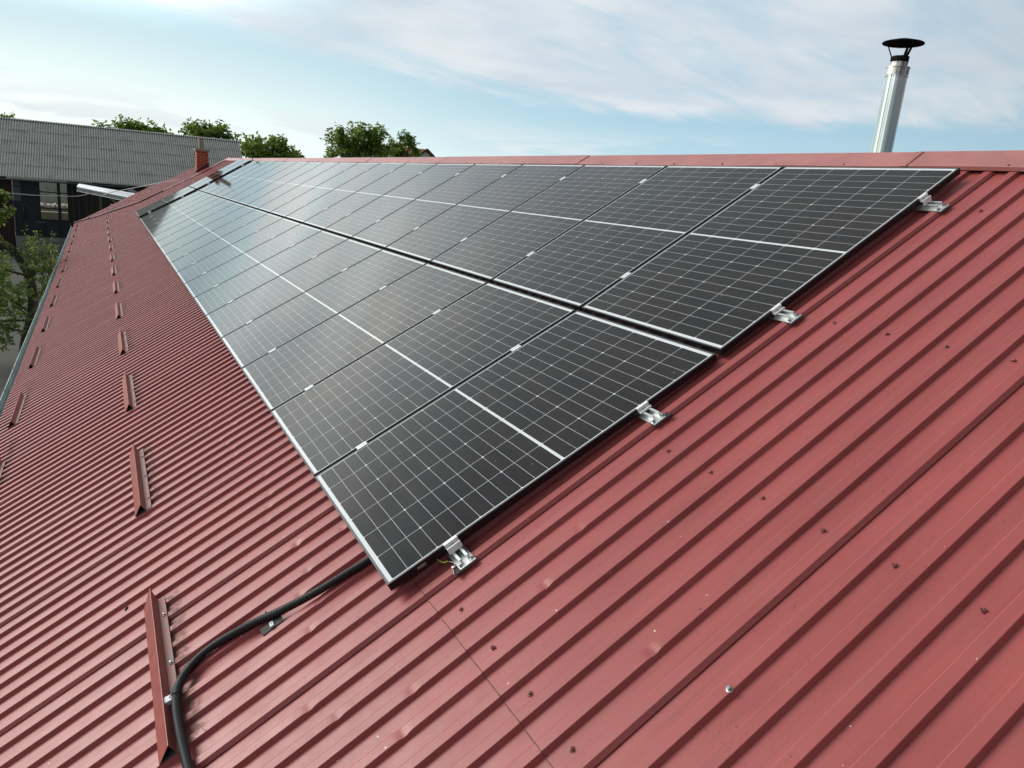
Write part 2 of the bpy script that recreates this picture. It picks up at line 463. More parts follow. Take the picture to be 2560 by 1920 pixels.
def brick():
    m, gg, b = newmat('red_chimney_brick')
    p = posn(gg); x, y, z = gg.sep(p)
    bt = gg.n('ShaderNodeTexBrick')
    gg.put(bt.inputs['Vector'], gg.comb(gg.math('ADD', x, y), z, 0.0))
    bt.inputs['Color1'].default_value = (0.34, 0.075, 0.042, 1); bt.inputs['Color2'].default_value = (0.25, 0.055, 0.035, 1)
    bt.inputs['Mortar'].default_value = (0.42, 0.24, 0.17, 1)
    bt.inputs['Scale'].default_value = 1.0; bt.inputs['Mortar Size'].default_value = 0.008
    bt.inputs['Brick Width'].default_value = 0.215; bt.inputs['Row Height'].default_value = 0.085
    setb(b, color=bt.outputs['Color'], rough=0.85, spec=0.2)
    bump(gg, b, gg.noise(p, 60, 4, 0.6), 0.3, 0.006)
    return m
M['brick'] = brick()
M['concrete'] = simple('grey_concrete', (0.19, 0.18, 0.165), 0.9, 0, 0.2, 3, bs=0.3)
M['capstone'] = simple('chimney_cap_concrete', (0.26, 0.25, 0.20), 0.9, 0, 0.15, 8, bs=0.3)

def ground_mat():
    m, gg, b = newmat('yard_asphalt')
    p = posn(gg)
    n = gg.noise(p, 0.35, 5, 0.6); f = gg.noise(p, 40.0, 3, 0.6)
    col = gg.mix(gg.ramp(n, 0.3, 0.7), (0.072, 0.070, 0.064), (0.105, 0.100, 0.092))
    col = gg.mix(gg.ramp(f, 0.3, 0.7, 0.0, 0.35), col, (0.045, 0.044, 0.040))
    far = gg.ramp(gg.n('ShaderNodeVectorMath', operation='LENGTH').outputs['Value'], 0, 1)
    x, y, z = gg.sep(p)
    fld = gg.ramp(y, 66.0, 70.0, 0.0, 1.0)
    grass = gg.mix(gg.ramp(gg.noise(p, 0.8, 4, 0.6), 0.3, 0.7), (0.05, 0.085, 0.022), (0.11, 0.13, 0.045))
    col = gg.mix(fld, col, grass)
    setb(b, color=col, rough=0.9, spec=0.25); bump(gg, b, f, 0.3, 0.01)
    return m
M['ground'] = ground_mat()

def leaf_mat(name, a, bcol, hi):
    m, gg, b = newmat(name)
    p = posn(gg)
    n = gg.noise(p, 1.1, 3, 0.6); f = gg.noise(p, 13.0, 2, 0.6)
    col = gg.mix(gg.ramp(n, 0.3, 0.7), a, bcol)
    col = gg.mix(gg.ramp(f, 0.52, 0.72, 0.0, 0.8), col, hi)
    setb(b, color=col, rough=0.5, spec=0.35)
    tr = gg.n('ShaderNodeBsdfTranslucent'); gg.put(tr.inputs[0], gg.mix(0.5, col, hi))
    mx = gg.n('ShaderNodeMixShader'); mx.inputs[0].default_value = 0.42
    nt = m.node_tree
    nt.links.new(b.outputs[0], mx.inputs[1]); nt.links.new(tr.outputs[0], mx.inputs[2])
    nt.links.new(mx.outputs[0], nt.nodes['Material Output'].inputs[0])
    return m
M['leaf1'] = leaf_mat('walnut_leaf', (0.10, 0.17, 0.028), (0.17, 0.26, 0.042), (0.30, 0.40, 0.075))
M['leaf2'] = leaf_mat('fruit_tree_leaf', (0.035, 0.090, 0.014), (0.095, 0.175, 0.022), (0.38, 0.45, 0.12))
M['bark'] = simple('mossy_bark', (0.060, 0.055, 0.036), 0.9, 0, 0.4, 14, bs=0.9)
M['tile'] = simple('terracotta_tiles', (0.22, 0.075, 0.045), 0.85, 0, 0.3, 5)
M['debrisw'] = simple('pale_rubble', (0.70, 0.64, 0.56), 0.8, 0, 0.15, 6)
M['straw'] = simple('straw_coloured_boards', (0.62, 0.55, 0.38), 0.9, 0, 0.22, 6, stretch=(0.4, 1, 6))
M['heap'] = simple('dark_soil', (0.13, 0.115, 0.10), 0.95, 0, 0.4, 5, bs=0.5)
M['greenwall'] = simple('grey_green_plaster', (0.36, 0.37, 0.31), 0.9, 0, 0.15, 1.5)
M['yellow'] = simple('green_yellow_wire', (0.62, 0.66, 0.06), 0.5, 0, 0.05, 10)
M['mark'] = simple('pale_print', (0.45, 0.45, 0.45), 0.6, 0, 0.05, 10)

ORD = ['first','second','third','fourth','fifth','sixth','seventh','eighth','ninth','tenth','eleventh','twelfth','thirteenth','fourteenth','fifteenth','sixteenth','seventeenth','eighteenth','nineteenth','twentieth']

# ------------------------------------------------------------------ ground
m = MB(); m.quad((-400, -300, -4.1), (400, -300, -4.1), (400, 600, -4.1), (-400, 600, -4.1))
tag(m.build('ground', M['ground']), kind='structure')

# ------------------------------------------------------------------ the red roofed building
bld = empty('metal_roofed_hall', (3.2, 13, -4.1))
tag(bld, 'long hall under a dark red ribbed metal roof that fills the foreground', 'building')
def part(mb, name, mats, parent=None, wloc=(3.2, 13, -4.1)):
    o = mb.build(name, mats, parent)
    if parent is not None:
        o.matrix_parent_inverse = Matrix.Translation(-Vector(wloc))
    return o
PITCH = 0.1245; E0 = -0.0725
WT, WV = -0.072, -0.091
V_EAVE, V_RIDGE = -2.31, 3.74
def vend(u):
    """upper end of the near roof at its oblique far end"""
    pts = [(27.0, 4.0), (27.3, 2.6), (27.6, 0.3), (29.9, -0.66), (30.9, -1.16), (33.6, -2.04), (34.2, -2.31)]
    if u <= pts[0][0]: return 9.0
    for (a, va), (b_, vb) in zip(pts, pts[1:]):
        if u <= b_: return va + (vb-va)*(u-a)/(b_-a)
    return -9.0
dents = [(0.69,-.022,5),(0.84,-.232,13),(0.58,-.241,7),(1.46,-.241,6),(1.34,-.27,7),(1.22,-.31,6),(1.70,-.209,5),(0.47,-.307,6),(3.71,-.445,5),(3.54,-.283,6),(3.38,-.223,6),(3.26,-.184,6),
 (2.94,-.392,7),(2.76,-.256,6),(2.62,-.241,6),(2.51,-.364,7),(2.39,-.333,6),(2.26,-.312,6),(2.15,-.321,5),(4.75,-1.524,6),(0.46,-.317,5),(0.2,-.331,9),(0.34,-.254,6),(-0.16,-.44,9),(-0.29,-.367,7),(-0.47,.435,9),(-0.97,.516,9),(-0.44,-.12,6),(-0.57,-.208,10),(-0.32,.681,5)]
dmap = {}
for du, dv, dd in dents:
    k = round((du-E0)/PITCH)
    dmap.setdefault(k, []).append((dv, dd*0.001))

def roof_sheet(j, v0, v1, lift, vlim=None, w_extra=0.0, vlow=None):
    """one profiled sheet eight ribs wide; starts over rib 8j and runs to rib 8j+8"""
    k0 = 8*j
    prof = []                                  # (u, w, rib index or None)
    uc = E0 + k0*PITCH
    prof += [(uc-0.0300, WV+0.0055, None), (uc-0.0292, WV+0.0062, None), (uc-0.0195, WT-0.0012, k0), (uc-0.018, WT, k0), (uc+0.0166, WT, k0), (uc+0.0210, WT-0.0020, k0), (uc+0.0265, WV, None)]
    for k in range(k0+1, k0+8):
        uc = E0 + k*PITCH
        prof += [(uc-0.0265, WV, None), (uc-0.0195, WT-0.0015, k), (uc-0.018, WT, k), (uc+0.0166, WT, k), (uc+0.0210, WT-0.0020, k), (uc+0.0265, WV, None)]
    uc = E0 + (k0+8)*PITCH
    prof += [(uc-0.0265, WV, None), (uc-0.0190, WT-0.004, None), (uc-0.004, WT-0.004, None)]
    vs = {v0, v1}
    n = max(1, int((v1-v0)/0.8))
    for i in range(1, n): vs.add(v0+(v1-v0)*i/n)
    ks = [k for k in range(k0, k0+8) if k in dmap]
    for k in ks:
        for dv, dd in dmap[k]:
            if v0 < dv < v1:
                for s in (-.05, -.034, -.024, -.016, -.009, -.003, .003, .009, .016, .024, .034, .05):
                    if v0 < dv+s < v1: vs.add(round(dv+s, 4))
    vs = sorted(vs)
    lo = MB()
    rows = []
    for v in vs:
        row = []
        for (u, w, rk) in prof:
            vv = v
            if vlim: vv = min(v, max(vlim(u), v0))
            if vlow: vv = max(vv, min(vlow(u), v1))
            ww = w + lift + w_extra + 0.0006*math.sin(u*3.1+v*2.0)
            if rk is not None and rk in dmap:
                for dv, dd in dmap[rk]:
                    q = 0.38*math.exp(-((v-dv)/0.019)**2)
                    side = 1.15 if u < E0+rk*PITCH else 0.75
                    ww -= dd*q*side
                    if u < E0+rk*PITCH: u = u - 0.005*q
            row.append(W(u, vv, ww))
        rows.append(row)
    lo.grid(rows)
    return lo
for j in range(-5, 35):
    umin = E0 + 8*j*PITCH; umax = umin + 8*PITCH
    lim = vend if umax > 26.9 else None
    if lim and vend(umin) < -3: continue
    mb = roof_sheet(j, V_EAVE, 0.105, 0.0, lim)
    part(mb, 'roof_sheet', M['roof'], bld)
    if lim is None or vend(umin) > 0.1:
        mb = roof_sheet(j, 0.092, V_RIDGE-0.02, 0.0016, lim)
        part(mb, 'roof_sheet', M['roof'], bld)
# thin dark line where the upper sheets end over the lower ones
mb = MB(); rows = [[], [], []]
for k in range(-40, 14):
    uc = E0 + k*PITCH
    for du_, w_ in ((-0.0265, WV), (-0.0195, WT-0.0015), (-0.018, WT), (0.018, WT), (0.0195, WT-0.0015), (0.0265, WV)):
        jit = 0.0012*mnoise.noise(Vector((uc*9+du_*60, 1, 2)))
        for rr, (dv_, dw_) in enumerate(((0.0896, 0.0006), (0.0900, 0.0026), (0.0924, 0.0026))):
            rows[rr].append(W(uc+du_, dv_+jit, w_+dw_))
mb.grid(rows)
part(mb, 'lap_line', simple('dark_lap_line', (0.14, 0.055, 0.048), 0.8, 0, 0.5, 30), bld)
# far slope, walls, soffit
apex = W(0, 3.73, -0.05)
XA, ZA = apex.x, apex.z
mb = MB()
mb.quad((XA, -5.0, ZA-0.01), (XA, 27.4, ZA+0.04), (XA+5.3, 27.4, ZA-3.25), (XA+5.3, -5.0, ZA-3.3))
part(mb, 'rear_roof', M['roof'], bld)
mb = MB()
mb.box((-1.55, -4.8, -4.1), (XA+4.9, 26.9, -1.35))
part(mb, 'wall', M['white'], bld)
mb = MB()
mb.hexa([(-1.5, -4.75, -1.349), (XA+4.85, -4.75, -1.349), (XA+4.85, -4.7, -1.349), (-1.5, -4.7, -1.349),
         (-1.5, -4.75, -1.20), (XA+4.85, -4.75, -1.20), (XA+4.85, -4.7, -1.20), (-1.5, -4.7, -1.20)])
mb.tri((-1.5, -4.75, -1.199), (XA+4.85, -4.75, -1.199), (XA, -4.75, ZA-0.1))
part(mb, 'gable', M['white'], bld)
mb = MB(); mb.tri((-1.5, 26.9, -1.35), (XA, 26.9, ZA-0.1), (XA+4.85, 26.9, -1.35))
part(mb, 'gable', M['white'], bld)

# ridge cap in overlapping lengths
def ridge_piece(u0, u1, k):
    mb = MB(); rows = []
    n = 8
    lift = 0.003*(k % 2)
    for i in range(n+1):
        u = u0+(u1-u0)*i/n
        wob = 0.0035*math.sin(u*1.9)+0.002*math.sin(u*5.3+1)
        c = []
        for v, w in ((3.578, -0.070+wob), (3.574, -0.068+wob), (3.574, -0.046+wob), (3.580, -0.044+wob), (3.727, -0.036), (3.735, -0.035)):
            p = W(u, v, w+lift); c.append(p)
        a = c[-1]
        full = c + [Vector((2*a.x-p.x, p.y, p.z)) for p in reversed(c[:-1])]
        rows.append(full)
    mb.grid(rows)
    # raised end lip
    return mb
edges = [-5.0, -2.96, 0.416, 3.80, 7.16, 10.42, 13.75, 17.1, 20.5, 23.9, 27.35]
for k, (a, b_) in enumerate(zip(edges, edges[1:])):
    part(ridge_piece(a-0.05, b_, k), 'ridge_cap', M['redmetal'], bld)
for e_ in edges[1:-1]:
    mb = MB(); uu = e_+0.002-0.05
    ww = 0.0062
    mb.grid([[W(uu, 3.5735, -0.066+ww), W(uu, 3.5735, -0.0455+ww), W(uu, 3.579, -0.0435+ww), W(uu, 3.728, -0.0355+ww)], [W(uu+0.007, 3.5735, -0.066+ww), W(uu+0.007, 3.5735, -0.0455+ww), W(uu+0.007, 3.579, -0.0435+ww), W(uu+0.007, 3.728, -0.0355+ww)]])
    part(mb, 'cap_joint', M['joint'], bld)
# rim of bare edge at the far verge: pale folded strip from the ridge down to the chimney
mb = MB()
vp = [(27.37, 3.80), (27.22, 2.98), (27.05, 2.46), (27.42, 1.2)]
rowsA = []
for u, v in vp:
    rowsA.append([W(u-0.17, v, -0.066), W(u-0.17, v, -0.045), W(u+0.04, v, -0.035), W(u+0.05, v, -0.10)])
mb.grid(rowsA)
part(mb, 'verge_trim', M['redmetal'], bld)

# screws: a washer and a hexagon head in every second valley along three battens
def screw_mb(r=0.0100, hr=0.0046, hh=0.006, seg=12):
    mb = MB()
    mb.lathe([(r, 0), (r, 0.0018), (r*0.72, 0.0032), (hr*1.25, 0.0034)], seg=seg)
    mb.lathe([(hr*1.25, 0.0034), (hr*1.25, 0.0042), (hr, 0.0044), (hr, 0.0034+hh), (hr*0.8, 0.004+hh), (0.0, 0.004+hh)], seg=6, s=False)
    return mb
ROT = (0, -TH, 0)
s0 = screw_mb().build('screw', M['screwred'])
COL.objects.unlink(s0)
used = 0
scr_list = []
for v in (0.166, 1.181, 2.172, 3.2):
    for i in range(-6, 60):
        u = -0.262 - 0.249*i if i >= 0 else -0.262+0.249*(-i)
        scr_list.append((u, v))
for u, v in scr_list:
    if u < -2.2 or u > 6: continue
    if -0.02 < u and -0.03 < v < 3.5: continue
    if v > 3 and u < -1.2: continue
    c = s0.copy(); COL.objects.link(c)
    setp(c, bld)
    c.matrix_parent_inverse = Matrix.Translation(-Vector((3.2, 13, -4.1)))
    c.location = W(u+random.uniform(-.006, .006), v+random.uniform(-.006, .006), WV+(0.0016 if v > 0.1 else 0)); c.rotation_euler = (0, -TH, random.uniform(0, 6))
    used += 1
# small screws with dark washers along the ridge cap's lower edge
mbs = screw_mb(0.007, 0.004, 0.004)
s1 = mbs.build('screw', M['screwred']); COL.objects.unlink(s1)
for i in range(-4, 30):
    u = -0.16 + i*0.498*1.0
    if u < -1.2 or u > 13: continue
    c = s1.copy(); COL.objects.link(c); setp(c, bld)
    c.matrix_parent_inverse = Matrix.Translation(-Vector((3.2, 13, -4.1)))
    c.location = W(u+random.uniform(-.05, .05), 3.586, -0.0435); c.rotation_euler = ROT

# ------------------------------------------------------------------ eaves gutter
gt = empty('gutter', (-1.96, 15, -1.40))
tag(gt, 'half-round grey green zinc gutter along the lower edge of the red roof', 'gutter')
def gpart(mb, name, mat): 
    o = mb.build(name, mat, gt); o.matrix_parent_inverse = Matrix.Translation(-Vector((-1.96, 15, -1.40))); return o
GX, GZ = -1.955, -1.385
mb = MB(); rows = []
for i in range(41):
    u = -5 + i*39.3/40
    z = dw(u)*CT; xx = -dw(u)*ST
    row = []
    for r in (0.075,):
        for a in range(0, 11):
            t = math.pi*a/10
            row.append(Vector((GX+xx-r*math.cos(t)*1.0, u, GZ+z-r*math.sin(t)*0.95)))
    rows.append(row)
mb.grid(rows, s=True)
gpart(mb, 'channel', M['gutter'])
mb = MB()
mb.tube([Vector((GX-0.079-dw(u)*ST, u, GZ+0.003+dw(u)*CT)) for u in [-5+i*39.3/40 for i in range(41)]], 0.0085, 8)
gpart(mb, 'rolled_lip', M['gutter'])
for i in range(34):
    u = -4.4 + i*1.14
    mb = MB()
    xx = -dw(u)*ST; z = dw(u)*CT
    mb.tube([Vector((GX+xx-0.080*math.cos(t), u, GZ+z+0.004-0.078*math.sin(t))) for t in [math.pi*a/10 for a in range(-1, 11)]], 0.006, 5)
    gpart(mb, 'bracket', M['gutter'])

# ------------------------------------------------------------------ adjoining lower building beyond the hall
adj = empty('adjoining_shed', (1, 31, -4.1))
tag(adj, 'shed with dark red roof joined to the far end of the hall', 'building')
def apart(mb, name, mat):
    o = mb.build(name, mat, adj); o.matrix_parent_inverse = Matrix.Translation(-Vector((1, 31, -4.1))); return o
def vv_up(u):
    pts = [(26.0, 3.0), (31.4, 2.98), (31.7, 2.11), (33.2, 1.08), (33.6, -0.65), (33.8, -2.02), (34.0, -2.31)]
    if u <= pts[0][0]: return pts[0][1]
    for (a, va), (b_, vb) in zip(pts, pts[1:]):
        if u <= b_: return va+(vb-va)*(u-a)/(b_-a)
    return -2.4
def vlow(u):
    pts = [(26.9, 2.6), (27.6, 0.3), (29.9, -0.66), (30.9, -1.16), (33.6, -2.04), (34.2, -2.31)]
    if u <= pts[0][0]: return pts[0][1]
    for (a, va), (b_, vb) in zip(pts, pts[1:]):
        if u <= b_: return va+(vb-va)*(u-a)/(b_-a)
    return -2.4
for j in range(27, 35):
    mb = roof_sheet(j, -2.36, 3.0, 0.0, vv_up, 0.035, vlow)
    apart(mb, 'roof_sheet', M['roof'])
mb = MB()
pp = [(27.05, 2.45), (27.35, 1.5), (27.6, 0.3), (29.9, -0.66), (30.9, -1.16), (33.6, -2.04), (34.1, -2.3)]
mb.grid([[W(u, v, -0.085), W(u-0.02, v-0.01, -0.030), W(u+0.10, v+0.03, -0.028)] for u, v in pp])
apart(mb, 'shaded_edge', simple('shaded_red_edge', (0.075, 0.016, 0.018), 0.5))  # face of the raised roof edge, its shade painted into the dark red
mb = MB(); mb.box((-1.5, 27.3, -4.1), (3.0, 33.0, -1.4)); apart(mb, 'wall', M['white'])

# ------------------------------------------------------------------ brick chimney on the shed roof
ch = empty('brick_chimney', (2.37, 27.9, 1.2))
tag(ch, 'square red brick chimney with pale concrete cap at the red roof', 'chimney')
def cpart(mb, name, mat):
    o = mb.build(name, mat, ch); o.matrix_parent_inverse = Matrix.Translation(-Vector((2.37, 27.9, 1.2))); return o
mb = MB(); mb.box((2.16, 27.7, 0.7), (2.555, 28.10, 2.14)); cpart(mb, 'brick_stack', M['brick'])
mb = MB(); mb.box((2.11, 27.65, 2.14), (2.605, 28.15, 2.205)); cpart(mb, 'cap', M['capstone'])
mb = MB(); mb.box((2.26, 27.8, 2.205), (2.41, 27.96, 2.60)); cpart(mb, 'flue_pot', M['capstone'])
mb = MB()
mb.hexa([(2.14, 27.685, 0.8), (2.575, 27.685, 0.8), (2.575, 28.12, 0.8), (2.14, 28.12, 0.8),
         (2.14, 27.685, 1.45), (2.575, 27.685, 1.76), (2.575, 28.12, 1.78), (2.14, 28.12, 1.47)])
cpart(mb, 'flashing', simple('dark_red_flashing', (0.10, 0.012, 0.018), 0.4))

# ------------------------------------------------------------------ stainless flue beyond the ridge
fl = empty('flue_pipe', (3.6, 0.945, 1.3))
tag(fl, 'tall shiny stainless steel flue pipe with black rain cap beyond the ridge', 'flue')
def fpart(mb, name, mat):
    return mb.build(name, mat, fl)
zb = 1.3
def lz(z): return z-zb
mb = MB()
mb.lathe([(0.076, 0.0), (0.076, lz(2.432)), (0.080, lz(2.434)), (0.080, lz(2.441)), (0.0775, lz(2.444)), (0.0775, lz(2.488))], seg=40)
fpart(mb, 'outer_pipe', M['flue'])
mb = MB()
mb.lathe([(0.0782, lz(2.446)), (0.0782, lz(2.486)), (0.081, lz(2.488)), (0.081, lz(2.494)), (0.058, lz(2.496)), (0.058, lz(2.516)), (0.0605, lz(2.518)), (0.0605, lz(2.523)), (0.058, lz(2.525))], seg=40)
fpart(mb, 'stained_collar', M['fluestain'])
mb = MB()
seg = 40; rows = []
for r, z in ((0.059, 2.524), (0.0605, 2.528), (0.0605, 2.558)):
    rows.append([(r*math.cos(2*math.pi*j/seg), r*math.sin(2*math.pi*j/seg), lz(z)+(0.006*mnoise.noise(Vector((j*0.9, 3, 0))) if z > 2.55 else 0)) for j in range(seg)])
rows.append([(0.05*math.cos(2*math.pi*j/seg), 0.05*math.sin(2*math.pi*j/seg), lz(2.555)) for j in range(seg)])
rows.append([(0.05*math.cos(2*math.pi*j/seg), 0.05*math.sin(2*math.pi*j/seg), lz(2.51)) for j in range(seg)])
mb.grid(rows, s=True, closed=True)
fpart(mb, 'sooty_mouth', M['black'])
mb = MB()
mb.lathe([(0.0, lz(2.664)), (0.05, lz(2.660)), (0.141, lz(2.640)), (0.143, lz(2.637)), (0.143, lz(2.634)), (0.05, lz(2.650)), (0.0, lz(2.654))], seg=48)
fpart(mb, 'rain_cap', M['black'])
for a in (R(137), R(17), R(-103)):
    mb = MB()
    ca, sa = math.cos(a), math.sin(a)
    t = Vector((-sa, ca, 0))*0.0095; n_ = Vector((ca, sa, 0))*0.0022
    p0 = Vector((0.062*ca, 0.062*sa, lz(2.53))); p1 = Vector((0.062*ca, 0.062*sa, lz(2.555))); p2 = Vector((0.112*ca, 0.112*sa, lz(2.641)))
    for q, r_ in ((p0, p1), (p1, p2)):
        mb.hexa([q-t-n_, q+t-n_, q+t+n_, q-t+n_, r_-t-n_, r_+t-n_, r_+t+n_, r_-t+n_])
    fpart(mb, 'strut', M['black'])

# ------------------------------------------------------------------ solar panels
PW, PL, FH = 1.134, 1.722, 0.033
def make_panel():
    root = empty('solar_panel')
    f = MB()
    L, Wd, t = PL, PW, 0.0095
    # outer walls (local x = up the slope, y = along the ridge)
    def bar(lo, hi, m_): f.box(lo, hi, m_)
    bar((0, 0, -FH), (L, t, -0.0012), 0); bar((0, Wd-t, -FH), (L, Wd, -0.0012), 0)
    bar((0, t, -FH), (t, Wd-t, -0.0012), 0); bar((L-t, t, -FH), (L, Wd-t, -0.0012), 0)
    # lip on top, a hair proud
    bar((0.0004, 0.0004, -0.0012), (L-0.0004, t, 0), 1); bar((0.0004, Wd-t, -0.0012), (L-0.0004, Wd-0.0004, 0), 1)
    bar((0.0004, t, -0.0012), (t, Wd-t, 0), 1); bar((L-t, t, -0.0012), (L-0.0004, Wd-t, 0), 1)
    f.build('frame', [M['frame'], M['frametop']], root)
    s = MB()
    a = 0.0092
    s.v = [(a, a, -0.0018), (L-a, a, -0.0018), (L-a, Wd-a, -0.0018), (a, Wd-a, -0.0018)]
    s.face((0, 1, 2, 3))
    s.build('cell_laminate', M['cells'], root, uvs=[(a, a), (a, L-a), (Wd-a, L-a), (Wd-a, a)])
    bk = MB(); bk.v = [(a, a, -0.008), (L-a, a, -0.008), (L-a, Wd-a, -0.008), (a, Wd-a, -0.008)]; bk.face((3, 2, 1, 0))
    bk.build('backsheet', simple_back, root)
    return root
simple_back = simple('pale_backsheet', (0.35, 0.35, 0.36), 0.7)
proto = make_panel()
NP = 18
rows_def = [  # v of lower edge, w at lower edge, slope change, name
    (0.0, 0.0, -0.0201, 'lower'), (1.752, -0.0325, 0.0189, 'upper')]
panels = {}
first = True
for r, (v0, w0, dth, rn) in enumerate(rows_def):
    for i in range(NP+2):
        u0 = i*1.154
        lift = 0.0
        if i >= NP:
            u0 = 20.97 + (i-NP)*1.154; lift = 0.030
        o = proto if first else copy_tree(proto)
        first = False
        o.location = W(u0, v0, w0+lift)
        # follow the gentle rise of the roof towards its far end
        rise = (dw(u0+PW)-dw(u0))/PW
        o.rotation_euler = (0, -(TH+dth), 0)
        o.rotation_euler = (Matrix.Rotation(-(TH+dth), 3, 'Y') @ Matrix.Rotation(math.atan(rise), 3, 'X')).to_euler()
        if i >= NP:
            lab = '%s %s-row solar panel of the raised group past the dark gap' % (['nearer', 'farther'][i-NP], rn)
        elif i == 0:
            lab = 'nearest black framed solar panel of the %s row, its long edge open to bare roof' % rn
        else:
            lab = '%s solar panel from the near end in the %s row on the red roof' % (ORD[i], rn)
        tag(o, lab, 'solar panel', 'solar panels laid in two rows on the red roof')
        panels[(r, i)] = o
# printed bar label on the open side of the nearest lower panel
mb = MB()
rnd = random.Random(3)
x = 0.1265
while x < 0.1655:
    wdt = rnd.choice((0.0006, 0.0009, 0.0014))
    mb.box((x, -0.0004, -0.0215), (x+wdt, 0.0002, -0.0130)); x += wdt+rnd.choice((0.0006, 0.0010))
mb.box((0.1268, -0.0004, -0.0262), (0.1310, 0.0002, -0.0245)); mb.box((0.1345, -0.0004, -0.0262), (0.1650, 0.0002, -0.0250))
o = mb.build('barcode_label', M['mark'], panels[(0, 0)])
tag(o, label='small pale bar code strip on the black frame side')

# mid clamps between neighbouring panels
def mid_clamp():
    mb = MB()
    mb.box((-0.030, -0.0185, 0.0003), (0.030, -0.004, 0.0032)); mb.box((-0.030, 0.004, 0.0003), (0.030, 0.0185, 0.0032))
    mb.box((-0.030, -0.0045, -0.020), (0.030, -0.0030, 0.0028)); mb.box((-0.030, 0.0030, -0.020), (0.030, 0.0045, 0.0028))
    mb.box((-0.0298, -0.0030, -0.0100), (0.0298, 0.0030, -0.0070))
    o = mb.build('mid_clamp', M['alu'])
    b = MB(); b.lathe([(0.0028, -0.007), (0.0028, -0.003), (0, -0.003)], seg=8)
    b.build('bolt', M['steel'], o)
    return o
mc = mid_clamp(); first = True
def pan_w(v):
    if v < 1.737: return -0.0346*v/1.722
    return -0.0325*(1-(v-1.752)/1.722)
for r in range(2):
    for ci, cv in enumerate(((0.281, 1.297), (2.116, 3.208))[r]):
        for i in range(1, NP):
            u = i*1.154-0.010
            o = mc if first else copy_tree(mc)
            first = False
            o.location = W(u, cv+random.uniform(-.012, .012), pan_w(cv))
            o.rotation_euler = (0, -(TH+rows_def[r][2]), 0)
            tag(o, '%s silver mid clamp of the %s row, in seam %s counted from the near end' % (['lower', 'upper'][ci], ['lower', 'upper'][r], ORD[i-1]), 'clamp', 'mid clamps between the solar panels')

# end clamps on short rails beside the open long edge
def z_profile(mb, pts, x0, x1, th=0.003, m_=0):
    """strip of thickness th along polyline (y,z), extruded in x"""
    n = len(pts); off = []
    for i in range(n):
        a = Vector(pts[max(i-1, 0)]); b = Vector(pts[min(i+1, n-1)])
        t = (b-a).normalized(); off.append((pts[i][0]-t.y*th, pts[i][1]+t.x*th))
    loop = list(pts)+list(reversed(off))
    k = len(loop); i0 = len(mb.v)
    for x in (x0, x1): mb.v += [(x, y, z) for y, z in loop]
    for i in range(k):
        j = (i+1) % k
        mb.face((i0+i, i0+j, i0+k+j, i0+k+i), m_)
    for s in range(n-1):
        a, b, c, d = s, s+1, k-2-s, k-1-s
        mb.face((i0+a, i0+d, i0+c, i0+b), m_); mb.face((i0+k+a, i0+k+b, i0+k+c, i0+k+d), m_)
END_V = (0.288, 1.285, 2.113, 3.178)
END_LAB = ('lowest silver end clamp, by the bottom corner with the yellow-green wire', 'second silver end clamp from the bottom, near the middle gap of the lower row edge',
           'third silver end clamp from the bottom, on the lower part of the upper row edge', 'topmost silver end clamp and rail, just below the ridge')
def make_end(idx):
    v = END_V[idx]
    root = empty('end_clamp', W(0, v, 0), (0, -TH, 0))
    pw = pan_w(v)
    top = pw+0.0004
    mb = MB()
    # hooked clamp block
    hb = WT+0.026
    z_profile(mb, [(0.011, top+0.0006), (-0.0030, top+0.0006), (-0.0032, top-0.018), (-0.0120, top-0.0195), (-0.0130, top-0.0130), (-0.0190, top-0.0130), (-0.0200, hb+0.0)], -0.031, 0.031, 0.0030)
    mb.build('clamp_block', M['alu'], root)
    b = MB(); b.lathe([(0.005, top-0.019), (0.005, top-0.014), (0.0, top-0.014)], c=(0.0, -0.0085, 0), seg=10)
    b.build('bolt', M['steel'], root)
    # mini rail
    rz = WT+0.003
    rl = MB()
    y0, y1 = -0.106, 0.16
    rl.box((-0.036, y0, rz), (0.036, y1, rz+0.0022))
    for xx in (-0.0165, 0.0165):
        rl.box((xx-0.0015, y0+0.024, rz+0.0022), (xx+0.0015, y1, rz+0.0215))
        rl.box((xx-0.0055, y0+0.024, rz+0.0215), (xx+0.0055, y1, rz+0.0240))
    rl.build('rail', M['aludull'], root)
    ep = MB()
    ep.box((-0.040, y0-0.006, rz-0.003), (0.040, y0+0.034, rz-0.0002)); 
    if idx in (0, 1): ep.box((0.030 if idx else -0.058, y0-0.012, rz-0.0030), (0.052 if idx else -0.040, y0+0.018, rz+0.004))
    ep.build('rubber_pad', M['rubber'], root)
    for xx in (-0.0265, 0.0265):
        sc = screw_mb(0.0095, 0.0052, 0.006)
        o = sc.build('rail_screw', M['steel'], root)
        o.location = (xx, y0+0.018, rz+0.0022)
    tag(root, END_LAB[idx], 'clamp', 'end clamps along the open edge of the panels')
    return root
for i in range(4): make_end(i)

# short end clamps on the raised far group
def far_clamp():
    mb = MB(); mb.box((-0.035, -0.022, -0.030), (0.035, -0.001, 0.003)); mb.box((-0.035, -0.001, 0.0004), (0.035, 0.011, 0.003))
    mb.box((-0.035, -0.07, -0.055), (0.035, -0.001, -0.031))
    return mb.build('far_end_clamp', M['alu'])
fc = far_clamp(); first = True
for k, cv in enumerate((0.31, 1.30, 2.10, 3.20)):
    o = fc if first else copy_tree(fc); first = False
    o.location = W(20.97, cv, pan_w(cv)+0.030); o.rotation_euler = ROT
    tag(o, '%s bright clamp from the bottom on the dark edge of the far raised panels' % ORD[k], 'clamp', 'clamps on the far raised group')
